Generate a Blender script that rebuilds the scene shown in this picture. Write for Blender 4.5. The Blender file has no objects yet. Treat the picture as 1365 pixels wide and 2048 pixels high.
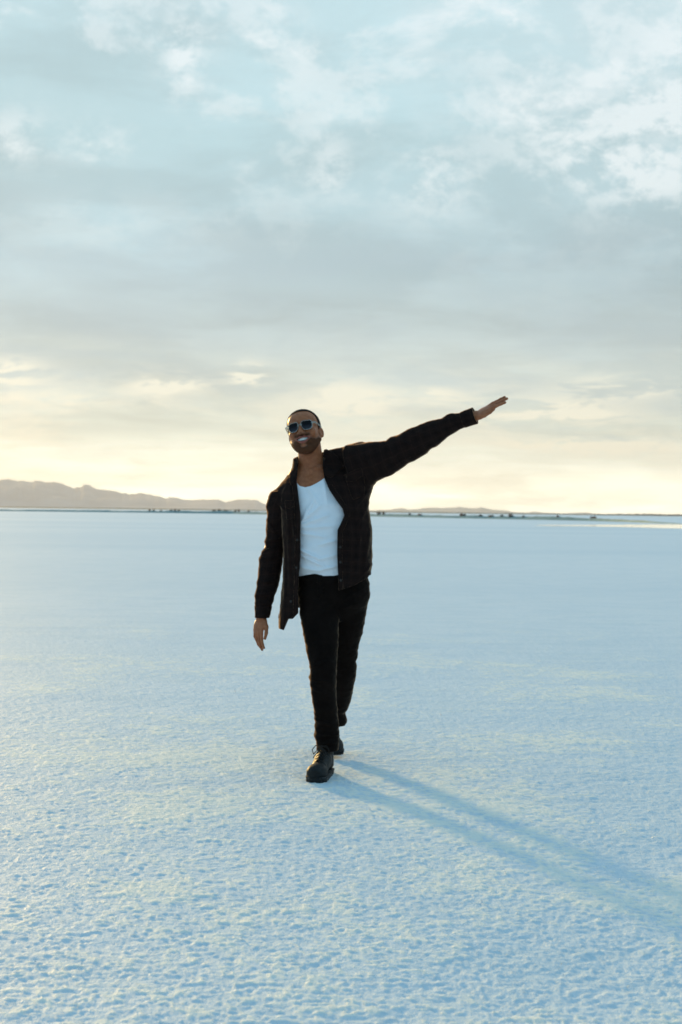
import bpy, math, random
import numpy as np
from mathutils import Vector, Matrix

random.seed(7)
R = math.radians
scene = bpy.context.scene
COL = scene.collection

# ------------------------------------------------------------------ camera
F_PX, CU, CV = 2844.0, 682.5, 1022.5      # focal length and centre in photo pixels
CAM = np.array([0.0, 0.0, 1.28])
ROLL = 0.01245
RGT = np.array([math.cos(ROLL), 0, math.sin(ROLL)])
UPV = np.array([-math.sin(ROLL), 0, math.cos(ROLL)])
FWD = np.array([0.0, 1.0, 0.0])
cam_d = bpy.data.cameras.new('camera')
cam = bpy.data.objects.new('camera', cam_d)
COL.objects.link(cam)
cam.location = CAM
cam.rotation_euler = Matrix((RGT, UPV, -FWD)).transposed().to_euler()
cam_d.sensor_fit = 'VERTICAL'
cam_d.sensor_height = 36
cam_d.lens = F_PX * 36 / 2048
cam_d.shift_y = (1024 - CV) / 2048 * -1
cam_d.clip_start = 0.05
cam_d.clip_end = 120000
cam_d.dof.use_dof = True
cam_d.dof.focus_distance = 6.6
cam_d.dof.aperture_fstop = 5.0
scene.camera = cam

# ------------------------------------------------------------------ light
SUN_AZ, SUN_EL = R(-25.0), R(9.0)
SUN_DIR = (math.sin(SUN_AZ) * math.cos(SUN_EL), math.cos(SUN_AZ) * math.cos(SUN_EL), math.sin(SUN_EL))
sun_d = bpy.data.lights.new('sun', 'SUN')
sun_d.energy = 5.0
sun_d.angle = R(4.0)
sun_d.color = (1.0, 0.66, 0.25)
sun = bpy.data.objects.new('sun', sun_d)
COL.objects.link(sun)
sun.rotation_euler = Vector(SUN_DIR).to_track_quat('Z', 'Y').to_euler()
sun.location = (-20, 40, 15)
scene.view_settings.view_transform = 'Standard'
scene.view_settings.look = 'None'
scene.view_settings.exposure = 0.04
scene.view_settings.gamma = 1.0
scene.cycles.use_denoising = True
scene.cycles.filter_width = 1.7
scene.cycles.max_bounces = 8
scene.cycles.volume_bounces = 0
scene.cycles.sample_clamp_indirect = 6


class NT:
    """small helper for node trees"""
    def __init__(self, tree):
        self.t = tree
    def n(self, kind, **kw):
        nd = self.t.nodes.new(kind)
        for k, v in kw.items():
            if k.startswith('i_'):
                key = k[2:]
                key = int(key) if key.isdigit() else key.replace('_', ' ')
                self.set(nd.inputs[key], v)
            else:
                setattr(nd, k, v)
        return nd
    def set(self, sock, v):
        if isinstance(v, bpy.types.NodeSocket):
            self.t.links.new(v, sock)
        else:
            sock.default_value = v
    def math(self, op, a, b=0.0, clamp=False):
        nd = self.t.nodes.new('ShaderNodeMath')
        nd.operation = op
        nd.use_clamp = clamp
        self.set(nd.inputs[0], a); self.set(nd.inputs[1], b)
        return nd.outputs[0]
    def mix(self, fac, a, b, blend='MIX'):
        nd = self.t.nodes.new('ShaderNodeMix')
        nd.data_type = 'RGBA'
        nd.blend_type = blend
        self.set(nd.inputs[0], fac); self.set(nd.inputs[6], a); self.set(nd.inputs[7], b)
        return nd.outputs[2]
    def maprange(self, v, a, b, c=0.0, d=1.0, smooth=True):
        nd = self.t.nodes.new('ShaderNodeMapRange')
        nd.interpolation_type = 'SMOOTHSTEP' if smooth else 'LINEAR'
        self.set(nd.inputs[0], v)
        for i, x in enumerate((a, b, c, d)):
            self.set(nd.inputs[i + 1], x)
        return nd.outputs[0]
    def noise(self, vec, scale, detail=2.0, rough=0.5, dist=0.0):
        nd = self.t.nodes.new('ShaderNodeTexNoise')
        if vec is not None:
            self.set(nd.inputs['Vector'], vec)
        self.set(nd.inputs['Scale'], scale); self.set(nd.inputs['Detail'], detail)
        self.set(nd.inputs['Roughness'], rough); self.set(nd.inputs['Distortion'], dist)
        return nd.outputs[0]
    def ramp(self, fac, stops):
        nd = self.t.nodes.new('ShaderNodeValToRGB')
        els = nd.color_ramp.elements
        while len(els) < len(stops):
            els.new(0.5)
        for e, (p, c) in zip(els, stops):
            e.position = p
            e.color = (*c, 1)
        self.set(nd.inputs[0], fac)
        return nd.outputs[0]


# ------------------------------------------------------------------ world: evening sky with a cloud deck
world = bpy.data.worlds.new('World')
scene.world = world
world.use_nodes = True
wt = world.node_tree
wt.nodes.clear()
w = NT(wt)
tc = w.n('ShaderNodeTexCoord')
dirv = tc.outputs['Generated']
sep = w.n('ShaderNodeSeparateXYZ', i_0=dirv)
dx, dy, dz = sep.outputs
zc = w.math('MAXIMUM', dz, 0.0)
den = w.math('ADD', zc, 0.10)
comb = w.n('ShaderNodeCombineXYZ', i_0=w.math('DIVIDE', dx, den), i_1=w.math('DIVIDE', dy, den), i_2=0.0)
pv = comb.outputs[0]
sky = w.n('ShaderNodeTexSky', sky_type='NISHITA', sun_disc=False, sun_elevation=SUN_EL, sun_rotation=SUN_AZ,
          altitude=1280, air_density=1.0, dust_density=1.5, ozone_density=1.5)
nishita = w.n('ShaderNodeVectorMath', operation='SCALE', i_0=sky.outputs[0])
nishita.inputs[3].default_value = 0.10
# cloud deck colour by height above the horizon
deck = w.ramp(zc, [(0.0, (2.60, 2.50, 2.00)), (0.016, (2.35, 2.28, 1.80)), (0.032, (1.40, 1.42, 1.18)), (0.055, (0.77, 0.84, 0.74)), (0.085, (0.66, 0.74, 0.69)),
                   (0.12, (0.54, 0.66, 0.68)), (0.17, (0.455, 0.62, 0.685)), (0.25, (0.455, 0.65, 0.705)), (0.33, (0.52, 0.72, 0.78)),
                   (0.6, (0.42, 0.68, 0.82)), (1.0, (0.32, 0.60, 0.80))])
n_big = w.noise(pv, 0.55, 3.0, 0.5, 0.4)
n_mid = w.noise(pv, 1.5, 8.0, 0.60, 0.35)
shade = w.maprange(n_big, 0.34, 0.66, 0.88, 1.12)
shade2 = w.maprange(n_mid, 0.40, 0.60, 0.92, 1.06)
sc1 = w.n('ShaderNodeVectorMath', operation='SCALE', i_0=deck); w.set(sc1.inputs[3], w.math('MULTIPLY', shade, shade2))
# thin bright openings in the deck, where the cloud is broken
sdy = w.math('MAXIMUM', dy, 0.05)
az = w.math('DIVIDE', dx, sdy); el = w.math('DIVIDE', dz, sdy)
flat = w.n('ShaderNodeCombineXYZ', i_0=az, i_1=w.math('MULTIPLY', el, 1.5), i_2=0.3).outputs[0]
low = w.n('ShaderNodeCombineXYZ', i_0=az, i_1=w.math('MULTIPLY', el, 4.0), i_2=1.7).outputs[0]
def patches(rows):
    tot = None
    for a_, e_, ra, re_, k in rows:
        qx = w.math('POWER', w.math('ABSOLUTE', w.math('DIVIDE', w.math('SUBTRACT', az, a_), ra)), 2.0)
        qy = w.math('POWER', w.math('ABSOLUTE', w.math('DIVIDE', w.math('SUBTRACT', el, e_), re_)), 2.0)
        g_ = w.math('MULTIPLY', w.math('EXPONENT', w.math('MULTIPLY', w.math('ADD', qx, qy), -1.0)), k)
        tot = g_ if tot is None else w.math('ADD', tot, g_)
    return tot
UP = [(-0.115, 0.320, 0.016, 0.030, 1.1), (0.125, 0.345, 0.060, 0.045, 0.8), (0.165, 0.262, 0.070, 0.035, 0.8), (0.235, 0.310, 0.045, 0.080, 1.0),
      (0.060, 0.232, 0.034, 0.026, 0.75), (-0.010, 0.240, 0.016, 0.030, 0.7), (-0.045, 0.330, 0.030, 0.022, 0.6), (-0.235, 0.262, 0.025, 0.020, 0.7),
      (-0.175, 0.258, 0.030, 0.014, 0.6), (0.20, 0.235, 0.05, 0.02, 0.6), (-0.16, 0.20, 0.10, 0.02, 0.25)]
DOWN = [(-0.066, 0.095, 0.014, 0.008, 1.2), (-0.120, 0.088, 0.026, 0.007, 1.0), (-0.235, 0.094, 0.026, 0.010, 1.1), (0.006, 0.079, 0.026, 0.013, 0.9),
        (0.145, 0.070, 0.060, 0.012, 0.9), (0.195, 0.090, 0.040, 0.008, 0.8), (0.175, 0.048, 0.060, 0.006, 0.9), (0.062, 0.082, 0.016, 0.005, 0.8), (-0.19, 0.075, 0.06, 0.006, 0.4)]
rag = w.noise(flat, 22.0, 9.0, 0.66, 0.15)
rag2 = w.noise(low, 22.0, 8.0, 0.62, 0.5)
hole_u = w.math('MULTIPLY', w.maprange(rag, 0.42, 0.60), w.math('MULTIPLY', patches(UP), 1.05), clamp=True)
hole_d = w.math('MULTIPLY', w.maprange(rag2, 0.42, 0.58), w.math('MULTIPLY', patches(DOWN), 1.4), clamp=True)
wisps = w.math('MULTIPLY', w.maprange(w.noise(flat, 10.0, 9.0, 0.66, 0.2), 0.50, 0.62), w.maprange(dz, 0.15, 0.28, 0.05, 0.55))
streak = w.math('MULTIPLY', w.maprange(w.noise(low, 9.0, 8.0, 0.6, 0.4), 0.46, 0.64), w.math('MULTIPLY', w.maprange(dz, 0.135, 0.06, 0.0, 0.6), w.maprange(dx, -0.1, 0.2, 1.0, 0.7)))
hole_f = w.math('ADD', w.math('MAXIMUM', hole_u, hole_d), w.math('MAXIMUM', wisps, streak), clamp=True)
hole_col = w.ramp(zc, [(0.0, (1.15, 1.05, 0.80)), (0.09, (0.98, 0.97, 0.82)), (0.2, (0.84, 0.93, 0.95)), (0.4, (0.86, 0.96, 1.0))])
dark = w.math('MULTIPLY', w.maprange(w.noise(low, 5.0, 7.0, 0.58, 0.6), 0.44, 0.66), w.math('MULTIPLY', w.maprange(dz, 0.05, 0.10), w.maprange(dz, 0.24, 0.15)))
c0 = w.mix(w.math('MULTIPLY', dark, 0.45), sc1.outputs[0], (0.44, 0.565, 0.63, 1))
right_up = w.math('MULTIPLY', w.maprange(dx, 0.0, 0.26), w.maprange(dz, 0.17, 0.34))
c0 = w.mix(w.math('MULTIPLY', right_up, 0.6), c0, (0.72, 0.88, 0.93, 1))
# long grey-green banks of cloud low over the horizon, heavier to the right
bank_m = w.math('MULTIPLY', w.maprange(w.noise(low, 4.2, 9.0, 0.62, 0.5), 0.46, 0.60), w.math('MULTIPLY', w.maprange(dz, 0.022, 0.05), w.maprange(dz, 0.13, 0.085)))
bank_m = w.math('MULTIPLY', bank_m, w.maprange(dx, -0.22, 0.12, 0.30, 1.0))
c0 = w.mix(bank_m, c0, (0.56, 0.66, 0.655, 1))
c1 = w.mix(w.math('MULTIPLY', hole_f, 0.9), c0, hole_col)
# sky away from the sun is bluer and clearer
back = w.maprange(dy, 0.75, -0.3)
c2 = w.mix(back, c1, (0.28, 0.555, 0.77, 1))
c3 = w.mix(0.06, c2, nishita.outputs[0])
# glow of the low sun behind thin cloud
dt = w.n('ShaderNodeVectorMath', operation='DOT_PRODUCT', i_0=dirv)
dt.inputs[1].default_value = (math.sin(SUN_AZ) * math.cos(R(2.5)), math.cos(SUN_AZ) * math.cos(R(2.5)), math.sin(R(2.5)))
glow = w.math('POWER', w.math('MAXIMUM', dt.outputs['Value'], 0.0), 110.0)
c4 = w.mix(w.math('MULTIPLY', glow, w.maprange(dz, 0.14, 0.01)), c3, (0.62, 0.36, 0.10, 1), 'ADD')
up10 = w.n('ShaderNodeVectorMath', operation='SCALE', i_0=c4)
up10.inputs[3].default_value = 10.0
bg = w.n('ShaderNodeBackground')
w.set(bg.inputs[0], up10.outputs[0])
bg.inputs[1].default_value = 0.10
wo = w.n('ShaderNodeOutputWorld')
wt.links.new(bg.outputs[0], wo.inputs[0])


# ------------------------------------------------------------------ helpers
def PX(u, v, Y):
    """the point at distance Y ahead that stands at photo position u, v"""
    return CAM + Y * ((u - CU) / F_PX * RGT - (v - CV) / F_PX * UPV + FWD)

def mat(name, rough=0.7, spec=0.5):
    m = bpy.data.materials.new(name)
    m.use_nodes = True
    t = NT(m.node_tree)
    b = m.node_tree.nodes['Principled BSDF']
    b.inputs['Roughness'].default_value = rough
    b.inputs['Specular IOR Level'].default_value = spec
    return m, t, b

def tag(o, label=None, cat=None, group=None, kind=None):
    if label: o['label'] = label
    if cat: o['category'] = cat
    if group: o['group'] = group
    if kind: o['kind'] = kind
    return o

def link(name, me, m=None, parent=None):
    o = bpy.data.objects.new(name, me)
    COL.objects.link(o)
    if m is not None:
        for x in (m if isinstance(m, (list, tuple)) else [m]):
            me.materials.append(x)
    if parent is not None:
        o.parent = parent
        o.matrix_parent_inverse = Matrix.Translation(-Vector(root_loc(parent)))
    return o

def root_loc(p):
    v = Vector((0, 0, 0))
    while p is not None:
        v += p.location if p.parent is None else Vector((0, 0, 0))
        p = p.parent
    return v

def np_mesh(name, V, F, smooth=True):
    """mesh from arrays: V (n,3), F (m,4) or (m,3)"""
    V = np.asarray(V, np.float32); F = np.asarray(F, np.int32)
    me = bpy.data.meshes.new(name)
    k = F.shape[1]
    me.vertices.add(len(V)); me.vertices.foreach_set('co', V.ravel())
    me.loops.add(F.size); me.loops.foreach_set('vertex_index', F.ravel())
    me.polygons.add(len(F))
    me.polygons.foreach_set('loop_start', np.arange(0, F.size, k, dtype=np.int32))
    me.polygons.foreach_set('loop_total', np.full(len(F), k, np.int32))
    me.polygons.foreach_set('use_smooth', np.full(len(F), smooth, bool))
    me.update(calc_edges=True)
    me.validate()
    return me

def hash3(i, j, k, seed):
    h = (i.astype(np.int64) * 374761393 + j.astype(np.int64) * 668265263 + k.astype(np.int64) * 2147483647 + seed * 1274126177) & 0xFFFFFFFF
    h = ((h ^ (h >> 13)) * 1274126177) & 0xFFFFFFFF
    h = h ^ (h >> 16)
    return (h & 0xFFFFFF).astype(np.float32) / 0xFFFFFF * 2 - 1

def vnoise(P, seed=0):
    """smooth value noise, P (n,3) -> about -1..1"""
    f = np.floor(P); r = (P - f).astype(np.float32)
    r = r * r * (3 - 2 * r)
    i, j, k = f[:, 0].astype(np.int64), f[:, 1].astype(np.int64), f[:, 2].astype(np.int64)
    out = 0
    for a in (0, 1):
        wa = r[:, 0] if a else 1 - r[:, 0]
        for b in (0, 1):
            wb = r[:, 1] if b else 1 - r[:, 1]
            for c in (0, 1):
                wc = r[:, 2] if c else 1 - r[:, 2]
                out = out + wa * wb * wc * hash3(i + a, j + b, k + c, seed)
    return out

# ---- distance-field modelling: soft unions of tapered limbs, meshed with surface nets
def smin(a, b, k):
    h = np.clip(0.5 + 0.5 * (b - a) / k, 0, 1)
    return b + (a - b) * h - k * h * (1 - h)

def smax(a, b, k):
    return -smin(-a, -b, k)

def rcone(P, a, b, ra, rb):
    a = np.asarray(a, np.float32); b = np.asarray(b, np.float32)
    ab = b - a
    t = np.clip((P - a) @ ab / max(float(ab @ ab), 1e-12), 0, 1)
    return np.linalg.norm(P - a - t[:, None] * ab, axis=1) - (ra + (rb - ra) * t)

def ellip(P, c, r):
    q = P - np.asarray(c, np.float32)
    r = np.asarray(r, np.float32)
    k0 = np.linalg.norm(q / r, axis=1)
    k1 = np.linalg.norm(q / (r * r), axis=1)
    return np.where(k1 > 1e-9, k0 * (k0 - 1) / np.maximum(k1, 1e-9), -r.min())

def loft(s, u, wv, S, lo, hi, wc, wr, ex=2.3, cap=0.0):
    """limb along s: for each station the span lo..hi across, centre wc and half depth wr"""
    sc_ = np.clip(s, S[0], S[-1])
    l = np.interp(sc_, S, lo); h = np.interp(sc_, S, hi)
    c = np.interp(sc_, S, wc); r = np.interp(sc_, S, wr)
    a = (h - l) / 2
    x = np.abs(u - (h + l) / 2) / a
    y = np.abs(wv - c) / r
    k = (x ** ex + y ** ex + 1e-12) ** (1 / ex)
    g = np.sqrt((x ** (ex - 1) / a) ** 2 + (y ** (ex - 1) / r) ** 2) / np.maximum(k, 1e-4) ** (ex - 1)
    d = (k - 1) / np.maximum(g, 2.0)
    d = np.maximum(d, -np.minimum(a, r))
    e = np.maximum(S[0] - s, s - S[-1])
    return np.where(e > 0, np.sqrt(np.maximum(d, 0) ** 2 + e ** 2), d) if cap == 0 else np.maximum(d, e)

def poly_sd(x, z, pts):
    """signed distance to a polygon in the x-z plane (negative inside)"""
    pts = np.asarray(pts, np.float32)
    n = len(pts)
    d = np.full(x.shape, 1e9, np.float32); sgn = np.zeros(x.shape, bool)
    j = n - 1
    for i in range(n):
        ex_, ez_ = pts[j] - pts[i]
        wx, wz = x - pts[i, 0], z - pts[i, 1]
        t = np.clip((wx * ex_ + wz * ez_) / (ex_ * ex_ + ez_ * ez_ + 1e-12), 0, 1)
        d = np.minimum(d, (wx - ex_ * t) ** 2 + (wz - ez_ * t) ** 2)
        c = ((pts[i, 1] > z) != (pts[j, 1] > z)) & (x < (pts[j, 0] - pts[i, 0]) * (z - pts[i, 1]) / (pts[j, 1] - pts[i, 1] + 1e-12) + pts[i, 0])
        sgn ^= c
        j = i
    return np.where(sgn, -1, 1) * np.sqrt(d)

def pxpoly(pts, Y):
    out = []
    for u, v in pts:
        p = PX(u, v, Y)
        out.append((p[0], p[2]))
    return out

def sdf_mesh(name, f, lo, hi, h, relax=1.7):
    """surface nets over the blocks that the surface passes through"""
    lo = np.asarray(lo, float); hi = np.asarray(hi, float)
    B = 4; H = B * h
    nb = np.ceil((hi - lo) / H).astype(int)
    ii = np.stack(np.meshgrid(*[np.arange(k) for k in nb], indexing='ij'), -1).reshape(-1, 3)
    cen = (lo + (ii + 0.5) * H).astype(np.float32)
    act = []
    for s in range(0, len(cen), 400000):
        act.append(np.abs(f(cen[s:s + 400000])) < H * 0.87 * relax)
    blk = ii[np.concatenate(act)]
    loc = np.stack(np.meshgrid(*[np.arange(B + 1)] * 3, indexing='ij'), -1).reshape(-1, 3)
    dims = nb * B + 2
    gid = lambda c: (c[..., 0].astype(np.int64) * dims[1] + c[..., 1]) * dims[2] + c[..., 2]
    vid, vpos, quads = [], [], []
    CH = 4000
    corner = np.array([(a, b, c) for a in (0, 1) for b in (0, 1) for c in (0, 1)])
    edges = [(a, b) for a in range(8) for b in range(a + 1, 8) if np.abs(corner[a] - corner[b]).sum() == 1]
    for s in range(0, len(blk), CH):
        bb = blk[s:s + CH]
        nodes = bb[:, None, :] * B + loc[None]
        D = f((lo + nodes.reshape(-1, 3) * h).astype(np.float32)).reshape(len(bb), B + 1, B + 1, B + 1)
        C8 = np.stack([D[:, a:a + B, b:b + B, c:c + B] for a, b, c in corner], -1)
        neg = C8 < 0
        m = neg.any(-1) & ~neg.all(-1)
        if not m.any():
            continue
        bi, a, b, c = np.nonzero(m)
        cell = bb[bi] * B + np.stack([a, b, c], -1)
        d8 = C8[bi, a, b, c]
        acc = np.zeros((len(bi), 3)); cnt = np.zeros(len(bi))
        for p, q in edges:
            x = (d8[:, p] < 0) != (d8[:, q] < 0)
            t = np.where(x, d8[:, p] / np.where(x, d8[:, p] - d8[:, q], 1), 0)
            acc += np.where(x[:, None], corner[p] + t[:, None] * (corner[q] - corner[p]), 0)
            cnt += x
        vid.append(gid(cell)); vpos.append(lo + (cell + acc / cnt[:, None]) * h)
        for ax in range(3):
            o1, o2 = [k for k in range(3) if k != ax]
            sl = [slice(0, B)] * 3
            sl2 = list(sl); sl2[ax] = slice(1, B + 1)
            A = D[(slice(None), *sl)]; Z = D[(slice(None), *sl2)]
            x = (A < 0) != (Z < 0)
            bi, a, b, c = np.nonzero(x)
            if not len(bi):
                continue
            nd = bb[bi] * B + np.stack([a, b, c], -1)
            e1 = np.zeros(3, int); e1[o1] = 1
            e2 = np.zeros(3, int); e2[o2] = 1
            q = np.stack([gid(nd - e1 - e2), gid(nd - e2), gid(nd), gid(nd - e1)], -1)
            flip = (A[bi, a, b, c] < 0) ^ (ax == 1)
            q = np.where(flip[:, None], q, q[:, ::-1])
            quads.append(q)
    vid = np.concatenate(vid); vpos = np.concatenate(vpos); Q = np.concatenate(quads)
    o = np.argsort(vid); vid = vid[o]; vpos = vpos[o]
    idx = np.searchsorted(vid, Q)
    idx = np.clip(idx, 0, len(vid) - 1)
    ok = (vid[idx] == Q).all(1)
    idx = idx[ok]
    return np_mesh(name, vpos, idx)

def verts_of(me):
    a = np.empty(len(me.vertices) * 3, np.float32)
    me.vertices.foreach_get('co', a)
    return a.reshape(-1, 3)

def set_attr(me, name, arr):
    at = me.attributes.new(name, 'FLOAT_VECTOR', 'POINT')
    at.data.foreach_set('vector', np.asarray(arr, np.float32).ravel())


# ------------------------------------------------------------------ ground: one sheet of salt reaching the horizon
def f32a(a): return np.asarray(a, np.float32)

def build_ground():
    front = np.arange(-0.44, 0.4401, 0.0014)
    rest = np.concatenate([np.linspace(0.46, math.pi, 40)[1:], np.linspace(-math.pi, -0.46, 40)[1:-1]])
    ang = np.sort(np.concatenate([front, rest]))
    rad = np.concatenate([np.geomspace(0.25, 2.9, 60)[:-1], np.geomspace(2.9, 24, 900)[:-1], np.geomspace(24, 14200, 220)])
    A, Rr = np.meshgrid(ang, rad, indexing='xy')
    X = np.sin(A) * Rr; Y = np.cos(A) * Rr
    P = np.stack([X.ravel(), Y.ravel(), np.zeros(X.size)], -1)
    wrp = np.stack([vnoise(P * 9, 5), vnoise(P * 9, 6), np.zeros(len(P))], -1) * 0.25
    fine = np.clip(1.4 - Rr.ravel() / 18, 0, 1)
    near = np.clip(1.5 - Rr.ravel() / 17, 0, 1)
    rdg = np.clip(1 - np.abs(vnoise(P * f32a([32, 52, 1]) + wrp * 3, 1)) * 1.5, 0, 1) ** 3
    rdg2 = np.clip(1 - np.abs(vnoise(P * f32a([58, 80, 1]) + wrp * 3, 8)) * 1.5, 0, 1) ** 2
    z = (0.0034 * rdg + 0.0022 * rdg2) * near
    z += 0.0020 * vnoise(P * f32a([58, 80, 1]) + wrp, 7) * near
    z += 0.0016 * vnoise(P * 17 + wrp, 2) * fine
    z += 0.0016 * vnoise(P * 6 + wrp, 3) * fine
    z += 0.006 * vnoise(P * 1.5, 4) * np.clip(1.3 - Rr.ravel() / 60, 0, 1)
    P[:, 2] = z
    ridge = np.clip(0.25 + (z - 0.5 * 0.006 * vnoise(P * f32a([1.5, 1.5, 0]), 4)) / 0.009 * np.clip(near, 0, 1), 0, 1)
    n, m = len(ang), len(rad)
    i = np.arange(m - 1)[:, None] * n + np.arange(n)[None]
    j = np.arange(m - 1)[:, None] * n + (np.arange(n)[None] + 1) % n
    F = np.stack([i, j, j + n, i + n], -1).reshape(-1, 4)[:, ::-1]
    V = np.concatenate([P, [[0, 0, 0]]])
    me = np_mesh('ground', V, F)
    # close the middle
    tri = np.stack([np.arange(n), (np.arange(n) + 1) % n], -1)
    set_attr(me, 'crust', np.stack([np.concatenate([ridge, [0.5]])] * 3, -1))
    m_, t, b = mat('salt crust', 0.60, 0.28)
    g = t.n('ShaderNodeNewGeometry')
    pos = g.outputs['Position']
    st = t.n('ShaderNodeMapping', i_Scale=(0.010, 0.045, 1.0)); t.set(st.inputs['Vector'], pos)
    band = t.noise(st.outputs[0], 1.0, 4.0, 0.55)
    patch = t.noise(pos, 1.6, 4.0, 0.6)
    grain = t.noise(pos, 52.0, 4.0, 0.65)
    col = t.mix(t.maprange(band, 0.35, 0.65), (0.63, 0.725, 0.785, 1), (0.74, 0.80, 0.835, 1))
    col = t.mix(t.math('MULTIPLY', t.maprange(patch, 0.45, 0.75), 0.5), col, (0.57, 0.69, 0.76, 1))
    col = t.mix(t.math('MULTIPLY', t.maprange(grain, 0.47, 0.62), 0.5), col, (0.50, 0.645, 0.735, 1))
    mott = t.noise(pos, 15.0, 4.0, 0.65)
    col = t.mix(t.math('MULTIPLY', t.maprange(mott, 0.45, 0.62), 0.35), col, (0.50, 0.64, 0.73, 1))
    strk = t.n('ShaderNodeMapping', i_Scale=(1.1, 3.4, 1.0)); t.set(strk.inputs['Vector'], pos)
    far_m = t.noise(strk.outputs[0], 1.0, 6.0, 0.68)
    col = t.mix(t.math('MULTIPLY', t.maprange(far_m, 0.44, 0.62), 0.35), col, (0.52, 0.65, 0.72, 1))
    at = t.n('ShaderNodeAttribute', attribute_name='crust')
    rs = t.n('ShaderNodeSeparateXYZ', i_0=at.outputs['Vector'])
    # warm sun highlights painted in cream on the raised crystals, bluish base between
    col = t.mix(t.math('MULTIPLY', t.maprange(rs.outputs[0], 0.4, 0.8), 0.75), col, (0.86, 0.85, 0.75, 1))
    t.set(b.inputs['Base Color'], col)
    vor = t.n('ShaderNodeTexVoronoi', i_Scale=150.0); t.set(vor.inputs['Vector'], pos)
    t.set(b.inputs['Roughness'], t.maprange(vor.outputs['Color'], 0.0, 0.25, 0.5, 0.7))
    hgt = t.math('ADD', t.math('MULTIPLY', t.noise(pos, 60.0, 4.0, 0.65), 1.0), t.math('MULTIPLY', vor.outputs['Distance'], 0.35))
    hgt = t.math('ADD', hgt, t.math('MULTIPLY', t.noise(pos, 16.0, 6.0, 0.7), 1.8))
    bp = t.n('ShaderNodeBump', i_Strength=0.6, i_Distance=0.010, i_Height=hgt)
    t.set(b.inputs['Normal'], bp.outputs[0])
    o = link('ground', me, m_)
    tag(o, 'pale blue-white salt flat stretching to the horizon', kind='structure')
    return o
build_ground()

def salt_crystals():
    rng = random.Random(77)
    V, F = [], []
    for _ in range(170):
        r = 3.3 * (9.0 ** rng.random()); a = rng.uniform(-0.3, 0.3)
        c = np.array([math.sin(a) * r, math.cos(a) * r, 0.010]); s_ = rng.uniform(0.0025, 0.0045)
        k = len(V)
        for i in range(1, 5):
            th = i * math.pi / 5
            for j in range(8):
                ph = j * math.pi / 4
                V.append(c + s_ * np.array([math.sin(th) * math.cos(ph), math.sin(th) * math.sin(ph), math.cos(th)]))
        for i in range(3):
            for j in range(8):
                F.append((k + i * 8 + j, k + (i + 1) * 8 + j, k + (i + 1) * 8 + (j + 1) % 8, k + i * 8 + (j + 1) % 8))
    m_, t, b = mat('salt crystal', 0.2, 0.9)
    b.inputs['Base Color'].default_value = (0.8, 0.82, 0.84, 1)
    o = link('salt_crystals', np_mesh('salt_crystals', V, F), m_)
    tag(o, 'loose glinting grains of salt on the crust', kind='stuff')
salt_crystals()


# ------------------------------------------------------------------ distant mountains
def horizon_v(u):
    return CV + (u - CU) * math.tan(ROLL)

def rock_material(name, c1, c2):
    m_, t, b = mat(name, 0.95, 0.1)
    g = t.n('ShaderNodeNewGeometry')
    f = t.noise(g.outputs['Position'], 0.004, 6.0, 0.6)
    t.set(b.inputs['Base Color'], t.mix(t.maprange(f, 0.35, 0.65), (*c1, 1), (*c2, 1)))
    return m_

def mountains(name, label, sil, Yd, depth, m_, seed):
    us = np.array([s[0] for s in sil], float); vs = np.array([s[1] for s in sil], float)
    ug = np.linspace(us[0], us[-1], 640)
    hv = np.array([horizon_v(x) for x in ug]) - np.interp(ug, us, vs)
    jag = vnoise(np.stack([ug / 9, ug * 0, ug * 0], -1), seed + 7) * 1.5 + vnoise(np.stack([ug / 3.5, ug * 0, ug * 0], -1), seed + 8) * 0.8
    hv = hv + jag * np.clip(hv / 25, 0, 1)
    hh = np.maximum(hv, 0) / F_PX * Yd + 1.28
    rows = np.linspace(-1, 1, 46)
    V = []
    for r in rows:
        prof = max(0.0, 1 - abs(r)) ** 0.85
        x = (ug - CU) / F_PX * Yd
        q = np.stack([x / 260, np.full_like(x, r * depth / 300), np.zeros_like(x)], -1)
        spur = 0.28 * vnoise(q, seed) + 0.16 * vnoise(q * 2.3, seed + 1) + 0.08 * vnoise(q * 5.1, seed + 2)
        env = 1 + spur * (1 - prof) * 1.6
        z = hh * prof * np.clip(env, 0.1, 1.6)
        z = np.minimum(z, hh) - 3 * (1 - prof)
        V.append(np.stack([x * (1 + r * depth / Yd), np.full_like(x, Yd + r * depth), z], -1))
    n = len(ug)
    i = np.arange(len(rows) - 1)[:, None] * n + np.arange(n - 1)[None]
    F = np.stack([i, i + 1, i + n + 1, i + n], -1).reshape(-1, 4)
    me = np_mesh(name, np.concatenate(V), F)
    o = link(name, me, m_)
    tag(o, label, kind='structure')
    return o

LEFT = [(-900, 1000), (-700, 960), (-500, 944), (-350, 950), (-200, 940), (-90, 952), (0, 957.7), (16, 956.5), (36, 960), (55, 961.6), (79, 961),
        (107, 963), (123, 967.6), (138, 972), (150, 976), (158, 974), (168, 968.8), (178, 970), (190, 976.7), (218, 978.7), (237, 982.6), (259, 988.5),
        (281, 984.6), (301, 988.5), (328, 994.5), (356, 995), (376, 1000), (400, 998.4), (415, 1000), (435, 998), (453, 1003.6), (475, 1000),
        (494, 999), (514, 1000), (532, 1009), (545, 1013), (570, 1020), (590, 1022)]
RIGHT = [(690, 1023), (739, 1020.5), (776, 1019), (804, 1016), (823, 1019), (860, 1015), (888, 1016), (921, 1013.5), (939, 1016), (963, 1015), (986, 1019),
         (1009, 1020.5), (1028, 1024), (1055, 1024.6), (1069, 1022.8), (1088, 1025), (1125, 1026.5), (1172, 1025), (1195, 1027.4), (1230, 1029.5)]
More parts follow.
